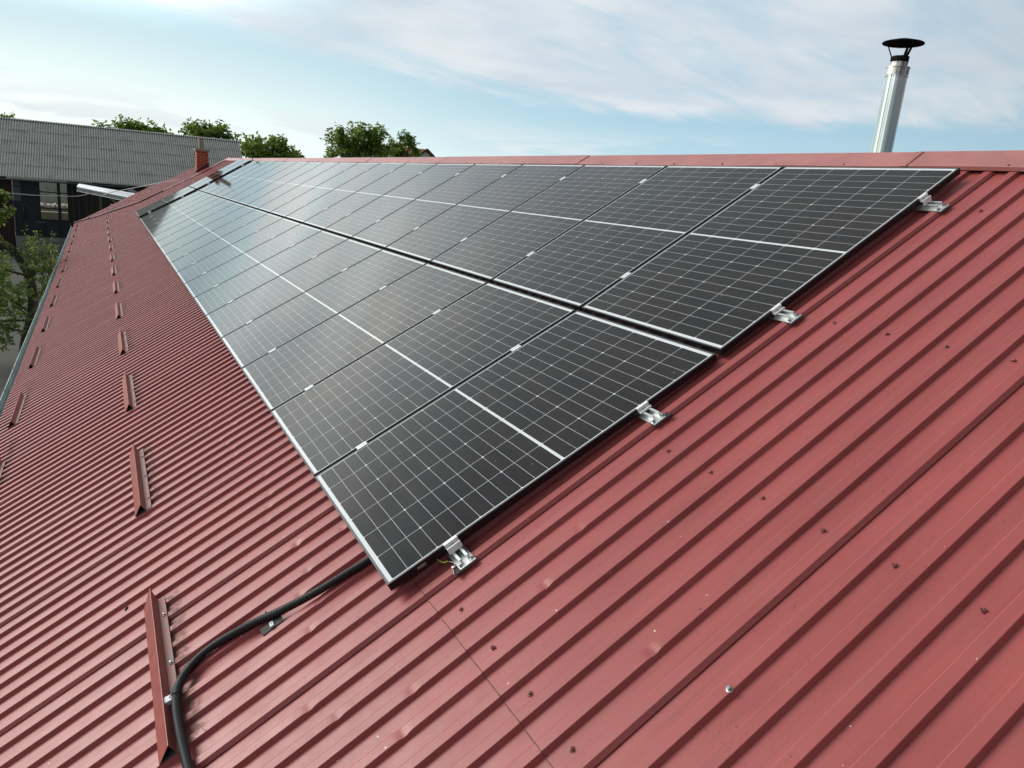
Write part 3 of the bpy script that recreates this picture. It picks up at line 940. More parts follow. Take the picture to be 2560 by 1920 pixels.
# black strip painted as the shade in the gap before the far group
mb = MB()
mb.box((0.0, 0, -0.072), (3.47, 0.05, -0.030), fn=lambda x, y, z: tuple(W(20.985+y, x, z+0.030+pan_w(x)*0.6)))
o = mb.build('gap_shade', M['rubber']); tag(o, 'long black strip standing for the shade under the near edge of the far raised panels', 'rail')

# ------------------------------------------------------------------ snow guards
def guard_mb():
    # profile across the slope: x up-slope, z off the rib tops; y along ridge
    L = 1.12
    prof = [(-0.047, 0.0), (0.017, 0.047), (0.0215, 0.0015)]
    def cut(x, z): return L - 0.9*max(0.0, (0.047-z))*1.1 if x < 0.02 else L-0.055
    mb = MB()
    th = 0.0012
    outer = [(-0.047, 0.0), (0.0158, 0.0485), (0.018, 0.0485), (0.0245, 0.0015)]
    inner = [(-0.0450, 0.0), (0.0168, 0.0465), (0.0228, 0.0005)]
    ya, yb = [], []
    rows = [[(x, 0.0, z) for x, z in outer], [(x, cut(x, z), z) for x, z in outer]]
    mb.grid(rows, 0)
    rows = [[(x, 0.0, z) for x, z in reversed(inner)], [(x, cut(x, z)-0.001, z) for x, z in reversed(inner)]]
    mb.grid(rows, 1)
    # bottom tray seen through the open end
    mb.quad((-0.046, 0.0, 0.0006), (-0.046, L-0.09, 0.0006), (0.023, L-0.09, 0.0006), (0.023, 0.0, 0.0006), 1)
    # edge strips at the open near end
    o_ = [(x, 0.0, z) for x, z in (outer[0], outer[1], outer[2], outer[3])]
    i_ = [(x, 0.0, z) for x, z in (inner[0], inner[1], inner[1], inner[2])]
    for a in range(3): mb.quad(o_[a], i_[a], i_[a+1], o_[a+1], 0)
    return mb
def make_guard():
    root = empty('snow_guard')
    guard_mb().build('fin', [M['redworn'], M['zincin']], root)
    mb = MB()
    yb = 1.12-0.062
    mb.grid([[(0.0246, 0.0, 0.0020), (0.0560, 0.0, 0.0022), (0.0575, 0.0, 0.0052), (0.0590, 0.0, 0.0052), (0.0592, 0, 0.0005)], [(0.0246, yb, 0.0020), (0.0560, yb, 0.0022), (0.0575, yb, 0.0052), (0.0590, yb, 0.0052), (0.0592, yb, 0.0005)]])
    mb.build('flange', M['flange'], root)
    for y in (0.15, 0.52, 0.90):
        o = screw_mb(0.009, 0.0048, 0.006).build('screw', M['steel'], root)
        o.location = (0.047, y, 0.004)
    return root
gp = make_guard(); first = True
row2 = [0.03, 2.16, 4.31, 6.44, 8.57, 10.77, 12.90, 15.10, 17.27, 19.30, 21.30, 23.55, 25.80, 28.0]
row1 = [3.87, 6.02, 8.45, 10.79, 13.11, 15.41, 17.85, 20.05, 22.26, 24.52, 27.05, 29.65, 31.7]
def gord(i, n): return ORD[i]
for i, u in enumerate(row2):
    o = gp if first else copy_tree(gp); first = False
    o.location = W(u, -0.928, WT+0.001); o.rotation_euler = ROT
    if i == 0: lab = 'largest nearest red triangular snow guard, with the black conduit lying against it'
    else: lab = '%s snow guard from the near end in the row just below the panels' % ORD[i]
    tag(o, lab, 'snow guard', 'triangular snow guards in two rows on the lower roof')
for i, u in enumerate(row1):
    o = copy_tree(gp)
    o.location = W(u, -2.112, WT+0.001); o.rotation_euler = ROT
    lab = 'snow guard cut by the left edge of the picture, in the row along the gutter' if i == 0 else '%s snow guard from the near end in the row along the gutter' % ORD[i]
    tag(o, lab, 'snow guard', 'triangular snow guards in two rows on the lower roof')
for i, (u, v) in enumerate(((30.9, -0.66), (32.6, -0.64), (32.3, -1.62))):
    o = copy_tree(gp)
    o.location = W(u, v, WT+0.036); o.rotation_euler = ROT
    tag(o, ('nearer of two tiny snow guards on the far shed roof', 'farther of two tiny snow guards on the far shed roof', 'tiny snow guard at the low corner of the far shed roof')[i], 'snow guard', 'triangular snow guards in two rows on the lower roof')

# ------------------------------------------------------------------ corrugated conduit
def catmull(pts, n):
    out = []
    P = [pts[0]]+list(pts)+[pts[-1]]
    for i in range(1, len(P)-2):
        p0, p1, p2, p3 = [Vector(q) for q in P[i-1:i+3]]
        for k in range(n):
            t = k/n
            out.append(0.5*((2*p1)+(p2-p0)*t+(2*p0-5*p1+4*p2-p3)*t*t+(3*p1-p0-3*p2+p3)*t**3))
    out.append(Vector(P[-2])); return out
cp = [(0.29, 0.25), (0.296, 0.12), (0.299, 0.0), (0.312, -0.102), (0.328, -0.231), (0.352, -0.338), (0.378, -0.426), (0.410, -0.509), (0.434, -0.596), (0.447, -0.685), (0.440, -0.757), (0.406, -0.818), (0.345, -0.855),
      (0.271, -0.873), (0.181, -0.877), (0.067, -0.874), (-0.042, -0.868), (-0.12, -0.862), (-0.25, -0.85), (-0.42, -0.84)]
path = catmull([W(u, v, WT+0.0178+(0.006 if v < -0.82 else 0)) for u, v in cp], 24)
# resample evenly
acc = [0]
for a, b_ in zip(path, path[1:]): acc.append(acc[-1]+(b_-a).length)
def at_len(s):
    for i in range(len(acc)-1):
        if acc[i+1] >= s:
            t = (s-acc[i])/max(1e-9, acc[i+1]-acc[i]); return path[i].lerp(path[i+1], t)
    return path[-1]
step = 0.0072; NR = int(acc[-1]/step)
pts, rad = [], []
for i in range(NR):
    for f_, r_ in ((0.0, 0.0150), (0.22, 0.0150), (0.36, 0.0173), (0.86, 0.0173)):
        pts.append(at_len((i+f_)*step)); rad.append(r_)
mb = MB(); mb.tube(pts, rad, seg=16, s=True)
cd = mb.build('conduit', M['conduit'])
tag(cd, 'black corrugated conduit curving out from under the nearest panel', 'conduit')
# black pad with grey buckle beside the conduit
pad = empty('cable_clip', W(0.36, -0.458, WT), (0, -TH, 0))
tag(pad, 'black pad with a small grey buckle holding the conduit on a rib', 'cable clip')
mb = MB(); mb.box((-0.050, -0.040, 0.001), (0.045, 0.012, 0.0045)); o = mb.build('pad', M['rubber'], pad); o.rotation_euler = (0, 0, R(4))
mb = MB(); mb.box((-0.008, -0.034, 0.0046), (0.009, -0.006, 0.012)); mb.box((-0.0085, -0.0365, 0.0046), (0.0095, -0.034, 0.0135)); mb.box((-0.0045, -0.014, 0.012), (0.0055, -0.007, 0.0142))
o = mb.build('buckle', M['plasticgrey'], pad)
mb = MB(); mb.tube([Vector((0, 0.012+0.026-0.026*math.cos(t), 0.022+0.022*math.sin(t)-0.010)) for t in [R(a) for a in range(-20, 200, 20)]], 0.002, 6); mb.build('strap', M['rubber'], pad)
tie = empty('cable_tie_block', W(0.305, -0.905, WT+0.03), (0, -TH, 0))
tag(tie, 'white tie block fixing the conduit to the nearest snow guard', 'cable clip')
mb = MB(); mb.hexa([(-0.010, -0.030, 0.0), (0.022, -0.026, -0.020), (0.024, 0.006, -0.020), (-0.008, 0.004, 0.0), (-0.008, -0.030, 0.012), (0.020, -0.026, 0.004), (0.022, 0.006, 0.004), (-0.006, 0.004, 0.012)])
mb.build('block', simple('white_plastic', (0.75, 0.76, 0.78), 0.45), tie)
mb = MB(); mb.tube([Vector((0.032+0.024*math.cos(t), -0.012, -0.012+0.026*math.sin(t))) for t in [R(a) for a in range(-20, 200, 20)]], 0.002, 6); mb.build('strap', M['rubber'], tie)
# earth wire
wr = empty('earth_wire', W(-0.03, 0.24, -0.05))
tag(wr, 'short yellow-green earth wire with bare end at the lowest end clamp', 'wire')
wi = Matrix.Translation(-W(-0.03, 0.24, -0.05))
wp = catmull([W(0.06, 0.200, -0.050), W(0.034, 0.207, -0.056), W(-0.008, 0.220, -0.062), W(-0.026, 0.236, -0.058)], 8)
mb = MB(); mb.tube(wp, 0.0026, 8); o = mb.build('sheath', M['yellow'], wr); o.matrix_parent_inverse = wi
wp = catmull([W(-0.026, 0.236, -0.058), W(-0.045, 0.246, -0.060), W(-0.062, 0.250, -0.061), W(-0.072, 0.243, -0.061), W(-0.080, 0.232, -0.066), W(-0.105, 0.222, -0.070)], 8)
mb = MB(); mb.tube(wp, [0.0016+0.0006*math.sin(i*2.1) for i in range(len(wp))], 6); o = mb.build('bare_copper', M['steel'], wr); o.matrix_parent_inverse = wi
mb = MB(); mb.lathe([(0.003, 0), (0.0085, 0.001), (0.0085, 0.004), (0.003, 0.005)], seg=14, fn=lambda x, y, z: tuple(W(-0.070+y, 0.240+x, -0.064+z))); o = mb.build('ring_lug', M['steel'], wr); o.matrix_parent_inverse = wi

# small loose things on the sheets
mb = MB()
rnd = random.Random(5)
for k in range(5):
    a = rnd.uniform(0, 6.28); r_ = 0.010
    c = Vector((0.006*math.cos(a), 0.006*math.sin(a), 0.003))
    mb.box((c.x-0.006, c.y-0.003, 0.0), (c.x+0.005, c.y+0.004, 0.005+0.003*k/5))
o = mb.build('dead_leaf_scrap', M['black']); o.location = W(1.205, -1.060, WT+0.001); o.rotation_euler = (0, -TH, 0.6)
tag(o, 'tiny black scrap lying on a rib left of the nearest snow guard', 'debris')
mb = MB(); mb.tube([(0, 0, 0.0015), (0.006, 0.010, 0.003), (0.0, 0.016, 0.0015)], 0.0012, 5); mb.tube([(-0.006, -0.004, 0.0015), (0.010, -0.002, 0.0015)], 0.0011, 5)
o = mb.build('metal_shaving', simple('white_shaving', (0.8, 0.78, 0.76), 0.4)); o.location = W(0.040, -0.798, WT+0.001); o.rotation_euler = (0, -TH, 1.9)
tag(o, 'tiny curled white metal shaving on a rib right of the conduit', 'debris')
o = screw_mb(0.0105, 0.0062, 0.008).build('bare_screw', M['steel']); o.location = W(-1.205, 0.578, WT+0.0005); o.rotation_euler = ROT
tag(o, 'single bright bare screw standing on a rib in the right foreground', 'screw')

# thin rod bracket at the far end of the ridge
fl.scale = (0.86, 0.86, 1.0)
lr = empty('lightning_rod', W(21.3, 3.56, -0.04))
tag(lr, 'thin short rod on a foot by the ridge at the far end of the panels', 'rod')
li = Matrix.Translation(-W(21.3, 3.56, -0.04))
b0 = W(21.3, 3.56, -0.05)
mb = MB(); mb.tube([b0, b0+Vector((-0.02, 0, 0.34))], 0.012, 6); o = mb.build('rod', M['black'], lr); o.matrix_parent_inverse = li
mb = MB(); mb.tube([b0+Vector((-0.05, -0.06, 0.0)), b0+Vector((0.08, 0.05, 0.04))], 0.012, 6); mb.tube([b0+Vector((-0.07, 0, 0.20)), b0+Vector((0.05, 0.0, 0.24))], 0.009, 6); o = mb.build('foot', M['black'], lr); o.matrix_parent_inverse = li

# ------------------------------------------------------------------ barn
BY = 50.0
bn = empty('barn', (0, BY, -4.1))
tag(bn, 'big dark timber barn with a long grey corrugated fibre cement roof at the left', 'building')
bi = Matrix.Translation(-Vector((0, BY, -4.1)))
def bpart(mb, name, mat, parent=None):
    o = mb.build(name, mat, parent or bn)
    if parent is None: o.matrix_parent_inverse = bi
    return o
X0, X1 = -16.0, 7.68
def eaveZ(x): return 0.202 + 0.0151*(x-1.367)*1.0
def ridgeZ(x): return 3.657 + 0.0150*(x-7.67)
NROW = 5
amp, pt = 0.030, 0.137
nw = int((X1-X0)/pt)
for rw in range(NROW):
    mb = MB(); rows = []
    t0, t1 = rw/NROW, (rw+1)/NROW+0.02
    for t, lift in ((t0, 0.030), (t1, 0.006)):
        row = []
        for i in range(nw*8+1):
            x = X1 - i*pt/8
            sag = -0.05*math.sin(math.pi*(x-X0)/(X1-X0))*1.0
            step = 0.02*((int((X1-x)/0.96)+rw) % 2) if lift > 0.02 else 0
            z = eaveZ(x)*(1-t)+ridgeZ(x)*t + lift + amp*math.sin(2*math.pi*x/pt) + 0.010*mnoise.noise(Vector((x*0.5, t*4, 0)))
            row.append((x, BY-0.05+5.05*t-step, z))
        rows.append(row)
    # thickness at the lower edge
    rows.insert(0, [(x, y+0.006, z-0.022) for x, y, z in rows[0]])
    mb.grid(rows, s=False)
    bpart(mb, 'roof_course', M['eternit'])
# rounded ridge tiles
mb = MB(); rows = []
for i in range(nw*2+1):
    x = X1-i*pt/2
    rr = 0.07+0.012*(i % 2)
    rows.append([(x, BY+5.0+rr*1.6*math.cos(a), ridgeZ(x)-0.02+rr*math.sin(a)) for a in [math.pi*k/6 for k in range(7)]])
mb.grid(rows, s=True); bpart(mb, 'ridge_tiles', M['eternit'])
mb = MB(); mb.quad((X0, BY+5, 3.33), (X1, BY+5, 3.66), (X1, BY+10.2, 0.15), (X0, BY+10.2, -0.1)); bpart(mb, 'rear_roof', M['eternit'])
FYw = BY+0.30
# front wall: boards left of the gate, boards right of it
mb = MB(); mb.box((X0+0.3, FYw, -4.1), (-5.50, FYw+0.12, -0.02)); bpart(mb, 'left_board_wall', M['boardsred'])
mb = MB(); mb.box((-2.70, FYw, -4.1), (X1-0.3, FYw+0.12, 0.10)); bpart(mb, 'right_board_wall', M['boards'])
mb = MB(); mb.tri((X1-0.35, BY+0.4, -0.02), (X1-0.35, BY+9.8, -0.02), (X1-0.35, BY+5, 3.4)); mb.box((X1-0.42, BY+0.43, -4.1), (X1-0.30, BY+9.8, -0.03)); bpart(mb, 'gable_wall', M['boards'])
mb = MB(); mb.box((X0+0.3, BY+9.7, -4.1), (-6.6, BY+9.8, -0.1)); bpart(mb, 'rear_wall', M['boards'])
mb = MB(); mb.box((-1.5, BY+9.7, -4.1), (X1-0.45, BY+9.8, -0.1)); bpart(mb, 'rear_wall', M['boards'])
# gate
gate = empty('gate', (0, 0, 0)); setp(gate, bn); gate.matrix_parent_inverse = bi
def gp_(mb, name, mat): return bpart(mb, name, mat, gate)
mb = MB(); mb.box((-5.02, FYw+0.02, -3.25), (-4.165, FYw+0.08, 0.0)); mb.box((-5.46, FYw+0.02, -3.25), (-5.02, FYw+0.08, -1.20)); gp_(mb, 'door_leaf', M['navy'])
mb = MB(); mb.box((-4.16, FYw+0.02, -3.20), (-2.72, FYw+0.08, -2.24)); gp_(mb, 'lower_panel', M['navy'])
mb = MB(); mb.box((-5.44, FYw+0.03, -1.19), (-5.04, FYw+0.06, -0.05)); gp_(mb, 'dull_pane', simple('dull_grey_pane', (0.07, 0.075, 0.07), 0.5))
mb = MB()
for x_, w_ in ((-4.165, 0.09), (-3.17, 0.16), (-2.72, 0.05), (-5.02, 0.10)): mb.box((x_-w_/2, FYw-0.01, -3.25), (x_+w_/2, FYw+0.019, 0.02))
for z_ in (-0.62, -1.56, -2.22, -3.22): mb.box((-4.12, FYw-0.014, z_-0.03), (-2.70, FYw-0.011, z_+0.035))
mb.box((-5.46, FYw-0.012, -0.42), (-5.06, FYw+0.0, -0.36)); mb.box((-5.0, FYw-0.012, -2.24), (-4.2, FYw+0.0, -2.20))
gp_(mb, 'frame_bars', M['navyframe'])
mb = MB(); mb.tube([(-4.93, FYw-0.02, -1.32), (-4.20, FYw-0.02, -2.18)], 0.02, 6); mb.tube([(-5.00, FYw-0.02, -1.28), (-4.98, FYw-0.02, -2.2)], 0.014, 6); gp_(mb, 'brace', simple('grey_brace', (0.06, 0.065, 0.07), 0.5))
mb = MB(); mb.box((-4.40, FYw-0.035, -2.41), (-3.95, FYw-0.012, -2.36)); gp_(mb, 'door_rail', M['tinside'])
mb = MB(); mb.box((-4.35, FYw-0.03, -3.15), (-3.98, FYw+0.0, -2.44)); gp_(mb, 'dark_hatch', M['navyframe'])
mb = MB(); mb.tube([(-3.06, FYw-0.03, -1.6), (-3.02, FYw-0.03, -2.75)], 0.012, 6); mb.tube([(-5.47, FYw-0.02, -1.25), (-5.40, FYw-0.02, -4.05)], 0.02, 6); mb.tube([(-2.67, FYw-0.02, -2.3), (-2.64, FYw-0.02, -3.2)], 0.02, 6); gp_(mb, 'jamb_strip', M['tinside'])
mb = MB(); mb.box((-5.46, FYw-0.12, -4.1), (-1.0, FYw+0.10, -3.26)); bpart(mb, 'concrete_sill', M['concrete'])
mb = MB(); mb.box((-3.1, FYw-0.40, -3.62), (-1.2, FYw-0.13, -3.54)); mb.box((-3.1, FYw-0.40, -3.42), (-1.2, FYw-0.13, -3.36)); mb.box((-3.12, FYw-0.38, -4.1), (-3.06, FYw-0.14, -3.35)); bpart(mb, 'rack', M['concrete'])
# barn gutter and downpipe
mb = MB(); rows = []
for x_ in (X0, -8, -4, 0.0, 0.55):
    zc = eaveZ(x_)-0.10
    rows.append([(x_, BY-0.13+0.075*math.cos(t), zc+0.075*math.sin(t)) for t in [math.pi+math.pi*k/8 for k in range(9)]])
mb.grid(rows, s=True); 
mb.tube([(X0, BY-0.207, eaveZ(X0)-0.10), (0.55, BY-0.207, eaveZ(0.55)-0.10)], 0.012, 6)
bpart(mb, 'barn_gutter', simple('bluegrey_gutter', (0.15, 0.19, 0.23), 0.45, 0.3))
mb = MB()
mb.hexa([(0.40, BY-0.30, -0.10), (0.62, BY-0.30, 0.02), (0.62, BY-0.12, 0.02), (0.40, BY-0.12, -0.10), (1.15, BY-0.30, -0.55), (1.40, BY-0.30, -0.36), (1.40, BY-0.12, -0.36), (1.15, BY-0.12, -0.55)])
mb.hexa([(1.15, BY-0.30, -4.1), (1.36, BY-0.30, -4.1), (1.36, BY-0.12, -4.1), (1.15, BY-0.12, -4.1), (1.15, BY-0.30, -0.55), (1.40, BY-0.30, -0.36), (1.40, BY-0.12, -0.36), (1.15, BY-0.12, -0.55)])
bpart(mb, 'downpipe', M['gutter'])

# tin lean-to in front of the barn
can = empty('lean_to_roof', (-1, 45, -4.1))
tag(can, 'bright sheet metal lean-to roof with grey fascia in front of the barn', 'lean-to')
ci_ = Matrix.Translation(-Vector((-1, 45, -4.1)))
A = Vector((-2.117, 46.0, -0.05)); B = Vector((0.80, 42.6, -0.36))
A2 = Vector((-2.017, 46.8, 0.115)); B2 = Vector((1.35, 43.9, -0.175))
drop = Vector((0, 0, -0.20))
mb = MB(); mb.hexa([A, B, B2, A2, A+Vector((0, 0, .012)), B+Vector((0, 0, .012)), B2+Vector((0, 0, .012)), A2+Vector((0, 0, .012))])
for f_ in (0.25, 0.62):
    p, q_ = A.lerp(A2, f_), B.lerp(B2, f_)
    mb.tube([p+Vector((0, 0, .018)), q_+Vector((0, 0, .018))], 0.012, 5)
o = mb.build('sheet', M['tin'], can); o.matrix_parent_inverse = ci_
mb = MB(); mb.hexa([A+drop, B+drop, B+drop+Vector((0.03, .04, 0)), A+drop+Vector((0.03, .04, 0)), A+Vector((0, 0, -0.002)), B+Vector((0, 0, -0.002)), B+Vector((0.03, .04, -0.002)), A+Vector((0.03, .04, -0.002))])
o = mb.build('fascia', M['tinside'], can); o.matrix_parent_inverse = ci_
mb = MB(); mb.hexa([A+drop*1.1+Vector((-.01, -.02, 0)), B+drop*1.1+Vector((-.01, -.02, 0)), B+drop*1.1, A+drop*1.1, A+drop+Vector((-.01, -.02, 0)), B+drop+Vector((-.01, -.02, 0)), B+drop, A+drop])
o = mb.build('lower_trim', M['tin'], can); o.matrix_parent_inverse = ci_
mb = MB()
for t_ in (0.35, 0.98):
    p = A.lerp(B, t_)+Vector((0.1, 0.3, -0.2)); mb.box((p.x-.06, p.y-.06, -4.1), (p.x+.06, p.y+.06, p.z))
p = A.lerp(B, 0.50)+Vector((0.1, 0.2, -0.22)); mb.tube([p, p+Vector((0.9, -0.6, -0.75))], 0.05, 6)
o = mb.build('post', M['timber'], can); o.matrix_parent_inverse = ci_

# things seen through the barn's open gate
mb = MB(); mb.box((-6.6, 62.6, -4.1), (-2.3, 63.0, -2.50)); o = mb.build('board_stack', M['straw']); tag(o, 'pale straw coloured stack of boards seen through the barn gate', 'board stack')
mb = MB()
rows = []
for i in range(13):
    row = []
    for j in range(22):
        x = -8+j*0.33; y = 63.3+i*0.28
        z = -4.1+1.95*math.sin(math.pi*min(1, (i+1)/9.0))**0.6+0.10*mnoise.noise(Vector((x*2.2, y*2.2, 0)))
        row.append((x, y, z))
    rows.append(row)
mb.grid(rows, s=True); o = mb.build('soil_heap', M['heap']); tag(o, 'low dark soil heap behind the board stack beyond the barn gate', 'heap')
mb = MB()
for k in range(70):
    x = -5.2+rnd.random()*2.2; y = 64.0+rnd.random()*1.2
    z = -4.1+1.95+rnd.random()*0.10; s = rnd.uniform(0.02, 0.085)
    rot = Matrix.Rotation(rnd.uniform(0, 6), 3, Vector((rnd.random(), rnd.random(), rnd.random())).normalized())
    pts8 = [rot @ Vector((a*s*rnd.uniform(.6, 2.0), b_*s, c_*s*rnd.uniform(.5, 1.2))) + Vector((x, y, z)) for a, b_, c_ in ((-1,-1,-1),(1,-1,-1),(1,1,-1),(-1,1,-1),(-1,-1,1),(1,-1,1),(1,1,1),(-1,1,1))]
    mb.hexa(pts8)
o = mb.build('rubble', M['debrisw']); tag(o, 'scattered pale rubble on top of the heap beyond the barn gate', 'rubble', kind='stuff')
mb = MB(); mb.box((-12, 70, -4.1), (4, 70.3, 0.2)); o = mb.build('yard_wall', M['greenwall']); tag(o, 'grey-green plastered yard wall seen through the top panes of the barn gate', 'wall')

CAMP = Vector((-0.89316, -2.38636, 1.45425))
# white overhead cable
cab = [(-9.0, 31.0, 0.35), (-6.0, 31.0, 0.06), (-4.176, 31.0, 0.008), (-3.0, 31.0, -0.001), (-2.368, 31.0, 0.036), (-1.841, 31.0, 0.058), (-1.532, 31.0, 0.131), (-1.259, 31.0, 0.214),
       (-0.911, 31.0, 0.169), (-0.633, 30.8, 0.308), (-0.123, 30.4, 0.474), (0.453, 29.8, 0.671), (1.084, 29.0, 0.888), (1.70, 28.4, 1.055)]
mb = MB(); mb.tube(catmull(cab, 6), 0.013, 6)
tag(mb.build('overhead_cable', M['cable']), 'thin pale cable strung from the left past the barn gate to the red roof', 'cable')
mb = MB(); mb.tube([(-9.0, 31.0, -4.1), (-9.0, 31.0, 0.6)], [0.11, 0.08], 10)
tag(mb.build('wooden_pole', M['timber']), 'wooden pole carrying the pale cable left of the tree', 'pole')

# ------------------------------------------------------------------ trees
def leaf(mb, c, size, rnd, droop=0.0):
    d = Vector((rnd.gauss(0, 1), rnd.gauss(0, 1), rnd.gauss(0, 0.7)-droop)).normalized()
    n = Vector((rnd.gauss(0, .7), rnd.gauss(0, .7), 1.0)).normalized()
    s = d.cross(n)
    if s.length < 1e-3: return
    s.normalize(); n = s.cross(d)
    w = size*rnd.uniform(0.26, 0.36); L = size*rnd.uniform(.8, 1.25)
    b = Vector(c)
    i = len(mb.v)
    mb.v += [b, b+d*L*.45+s*w+n*w*.25, b+d*L, b+d*L*.45-s*w+n*w*.25]
    mb.face((i, i+1, i+2)); mb.face((i, i+2, i+3))
def crown(blobs, nclus, nleaf, size, seed, spread=0.35, droop=0.2):
    """sprays of leaves on short twigs that point outwards, denser inside, ragged outside"""
    rnd = random.Random(seed); mb = MB(); centers = []
    tot = sum(b[1][0]*b[1][2] for b in blobs)
    for c, r in blobs:
        k = max(3, int(0.72*nclus*r[0]*r[2]/tot))
        for _ in range(k):
            d = Vector((rnd.gauss(0, 1), rnd.gauss(0, 1), rnd.gauss(0, 1))).normalized()
            rad = rnd.random()**0.5
            wob = 0.92+0.55*mnoise.noise(Vector(c)*0.7+d*2.6)
            p = Vector((c[0]+d.x*r[0]*rad*wob, c[1]+d.y*r[1]*rad*wob, c[2]+d.z*r[2]*rad*wob))
            if mnoise.noise(p*0.9+Vector((seed, 0, 0))) < -0.22 and d.z > -0.1: continue
            centers.append(p)
            out = (d+Vector((0, 0, 0.35))).normalized()
            L = spread*rnd.uniform(.8, 1.9)
            for q in range(nleaf):
                t = rnd.random()
                o = out*L*(t-0.3)+Vector((rnd.gauss(0, 1), rnd.gauss(0, 1), rnd.gauss(0, .7)))*spread*0.34*(1.1-0.6*t)
                leaf(mb, p+o, size*rnd.uniform(.8, 1.5), rnd, droop)
    return mb, centers
def tree(name, label, base, blobs, nclus, nleaf, size, seed, mat, trunk_r=0.22, spread=0.4, group='trees behind the roofs'):
    root = empty(name, base)
    inv = Matrix.Translation(-Vector(base))
    mb, cen = crown(blobs, nclus, nleaf, size, seed, spread)
    o = mb.build('crown', mat, root); o.matrix_parent_inverse = inv
    rnd = random.Random(seed+1)
    tb = MB(); c0 = Vector(blobs[0][0])
    b = Vector(base)
    fork = b.lerp(Vector((c0.x, c0.y, c0.z-blobs[0][1][2]*0.7)), 0.9)
    tb.tube([b, b.lerp(fork, .5)+Vector((.1, 0, 0)), fork, c0], [trunk_r*1.2, trunk_r, trunk_r*.8, trunk_r*.3], 8)
    for p in rnd.sample(cen, min(26, len(cen))):
        m_ = fork.lerp(p, 0.55)+Vector((0, 0, -0.15))
        tb.tube([fork, m_, p], [trunk_r*.35, trunk_r*.2, trunk_r*.06], 5, cap=False)
    o = tb.build('trunk', M['bark'], root); o.matrix_parent_inverse = inv
    tag(root, label, 'tree', group)
    return root
def at(px, py, Y):
    """world point at distance Y for a spot measured on the survey sketch (1 unit = photo pixel)"""
    x = (px-1280)/1843.02; y = (960-py)/1843.02
    d = Vector((0.877521, -0.470851, 0.090867))*x+Vector((0.037025, 0.255449, 0.966113))*y-Vector((-0.478107, -0.844420, 0.241595))
    t = (Y-CAMP.y)/d.y
    return CAMP+d*t
def crown_at(specs, Y):
    out = []
    for px, py, rx, rz in specs:
        c = at(px, py, Y); k = (Y+2.4)/1843.02*1.02
        out.append(((c.x, Y, c.z), (rx*k*1.1, rx*k*1.1, rz*k)))
    return out
Y = 78
tree('broadleaf_tree', 'top of a small tree peeping over the barn ridge at the left picture edge', (at(8, 300, Y).x, Y, -4.1), crown_at([(-4, 297, 18, 14), (16, 300, 14, 8)], Y), 26, 14, 0.30, 11, M['leaf1'])
tree('broadleaf_tree', 'small sparse tree top alone over the middle of the barn ridge', (at(252, 330, Y).x, Y, -4.1), crown_at([(248, 322, 20, 15), (232, 330, 10, 10)], Y), 40, 12, 0.28, 12, M['leaf1'], spread=0.28)
tree('broadleaf_tree', 'dark rounded tree above the barn ridge, left of the taller tree there', (at(345, 340, Y).x, Y, -4.1), crown_at([(335, 322, 36, 26), (372, 332, 30, 20), (408, 340, 22, 14), (310, 312, 16, 12)], Y), 190, 16, 0.30, 13, M['leaf1'])
tree('broadleaf_tree', 'tree behind the barn ridge just left of the brick chimney', (at(520, 340, Y).x, Y, -4.1), crown_at([(500, 335, 34, 22), (535, 330, 30, 24), (480, 325, 16, 15), (560, 335, 22, 20), (575, 352, 16, 10)], Y), 210, 16, 0.30, 14, M['leaf1'])
Y = 66
tree('broadleaf_tree', 'wide low tree just right of the barn roof end', (at(670, 400, Y).x, Y, -4.1), crown_at([(660, 380, 52, 34), (705, 372, 30, 28), (625, 378, 30, 26), (690, 355, 16, 14), (645, 352, 14, 12), (735, 392, 26, 18)], Y), 330, 16, 0.27, 15, M['leaf1'])
tree('fruit_tree', 'low tree with thin upright shoots between the barn and the big tree', (at(745, 400, Y+4).x, Y+4, -4.1), crown_at([(735, 390, 20, 12), (715, 385, 20, 14)], Y+4), 60, 14, 0.24, 21, M['leaf2'])
Y = 58
tree('walnut_tree', 'largest round green tree above the middle of the ridge', (at(900, 400, Y).x, Y, -4.1), crown_at([(900, 362, 58, 36), (940, 350, 32, 32), (880, 340, 30, 26), (905, 325, 26, 16), (848, 350, 24, 18), (852, 332, 10, 9), (950, 330, 14, 11), (960, 375, 34, 24), (845, 378, 28, 15), (822, 388, 18, 9)], Y), 430, 17, 0.24, 16, M['leaf1'], 0.25)
tree('broadleaf_tree', 'pointed tree with upright twigs touching the right side of the largest tree', (at(1010, 400, Y+3).x, Y+3, -4.1), crown_at([(1005, 372, 32, 24), (1022, 358, 16, 16), (1000, 346, 7, 13), (1014, 340, 5, 13), (1028, 350, 5, 13), (1038, 362, 7, 12), (985, 365, 16, 16), (1038, 380, 14, 12)], Y+3), 210, 15, 0.20, 17, M['leaf1'], 0.2, spread=0.25)

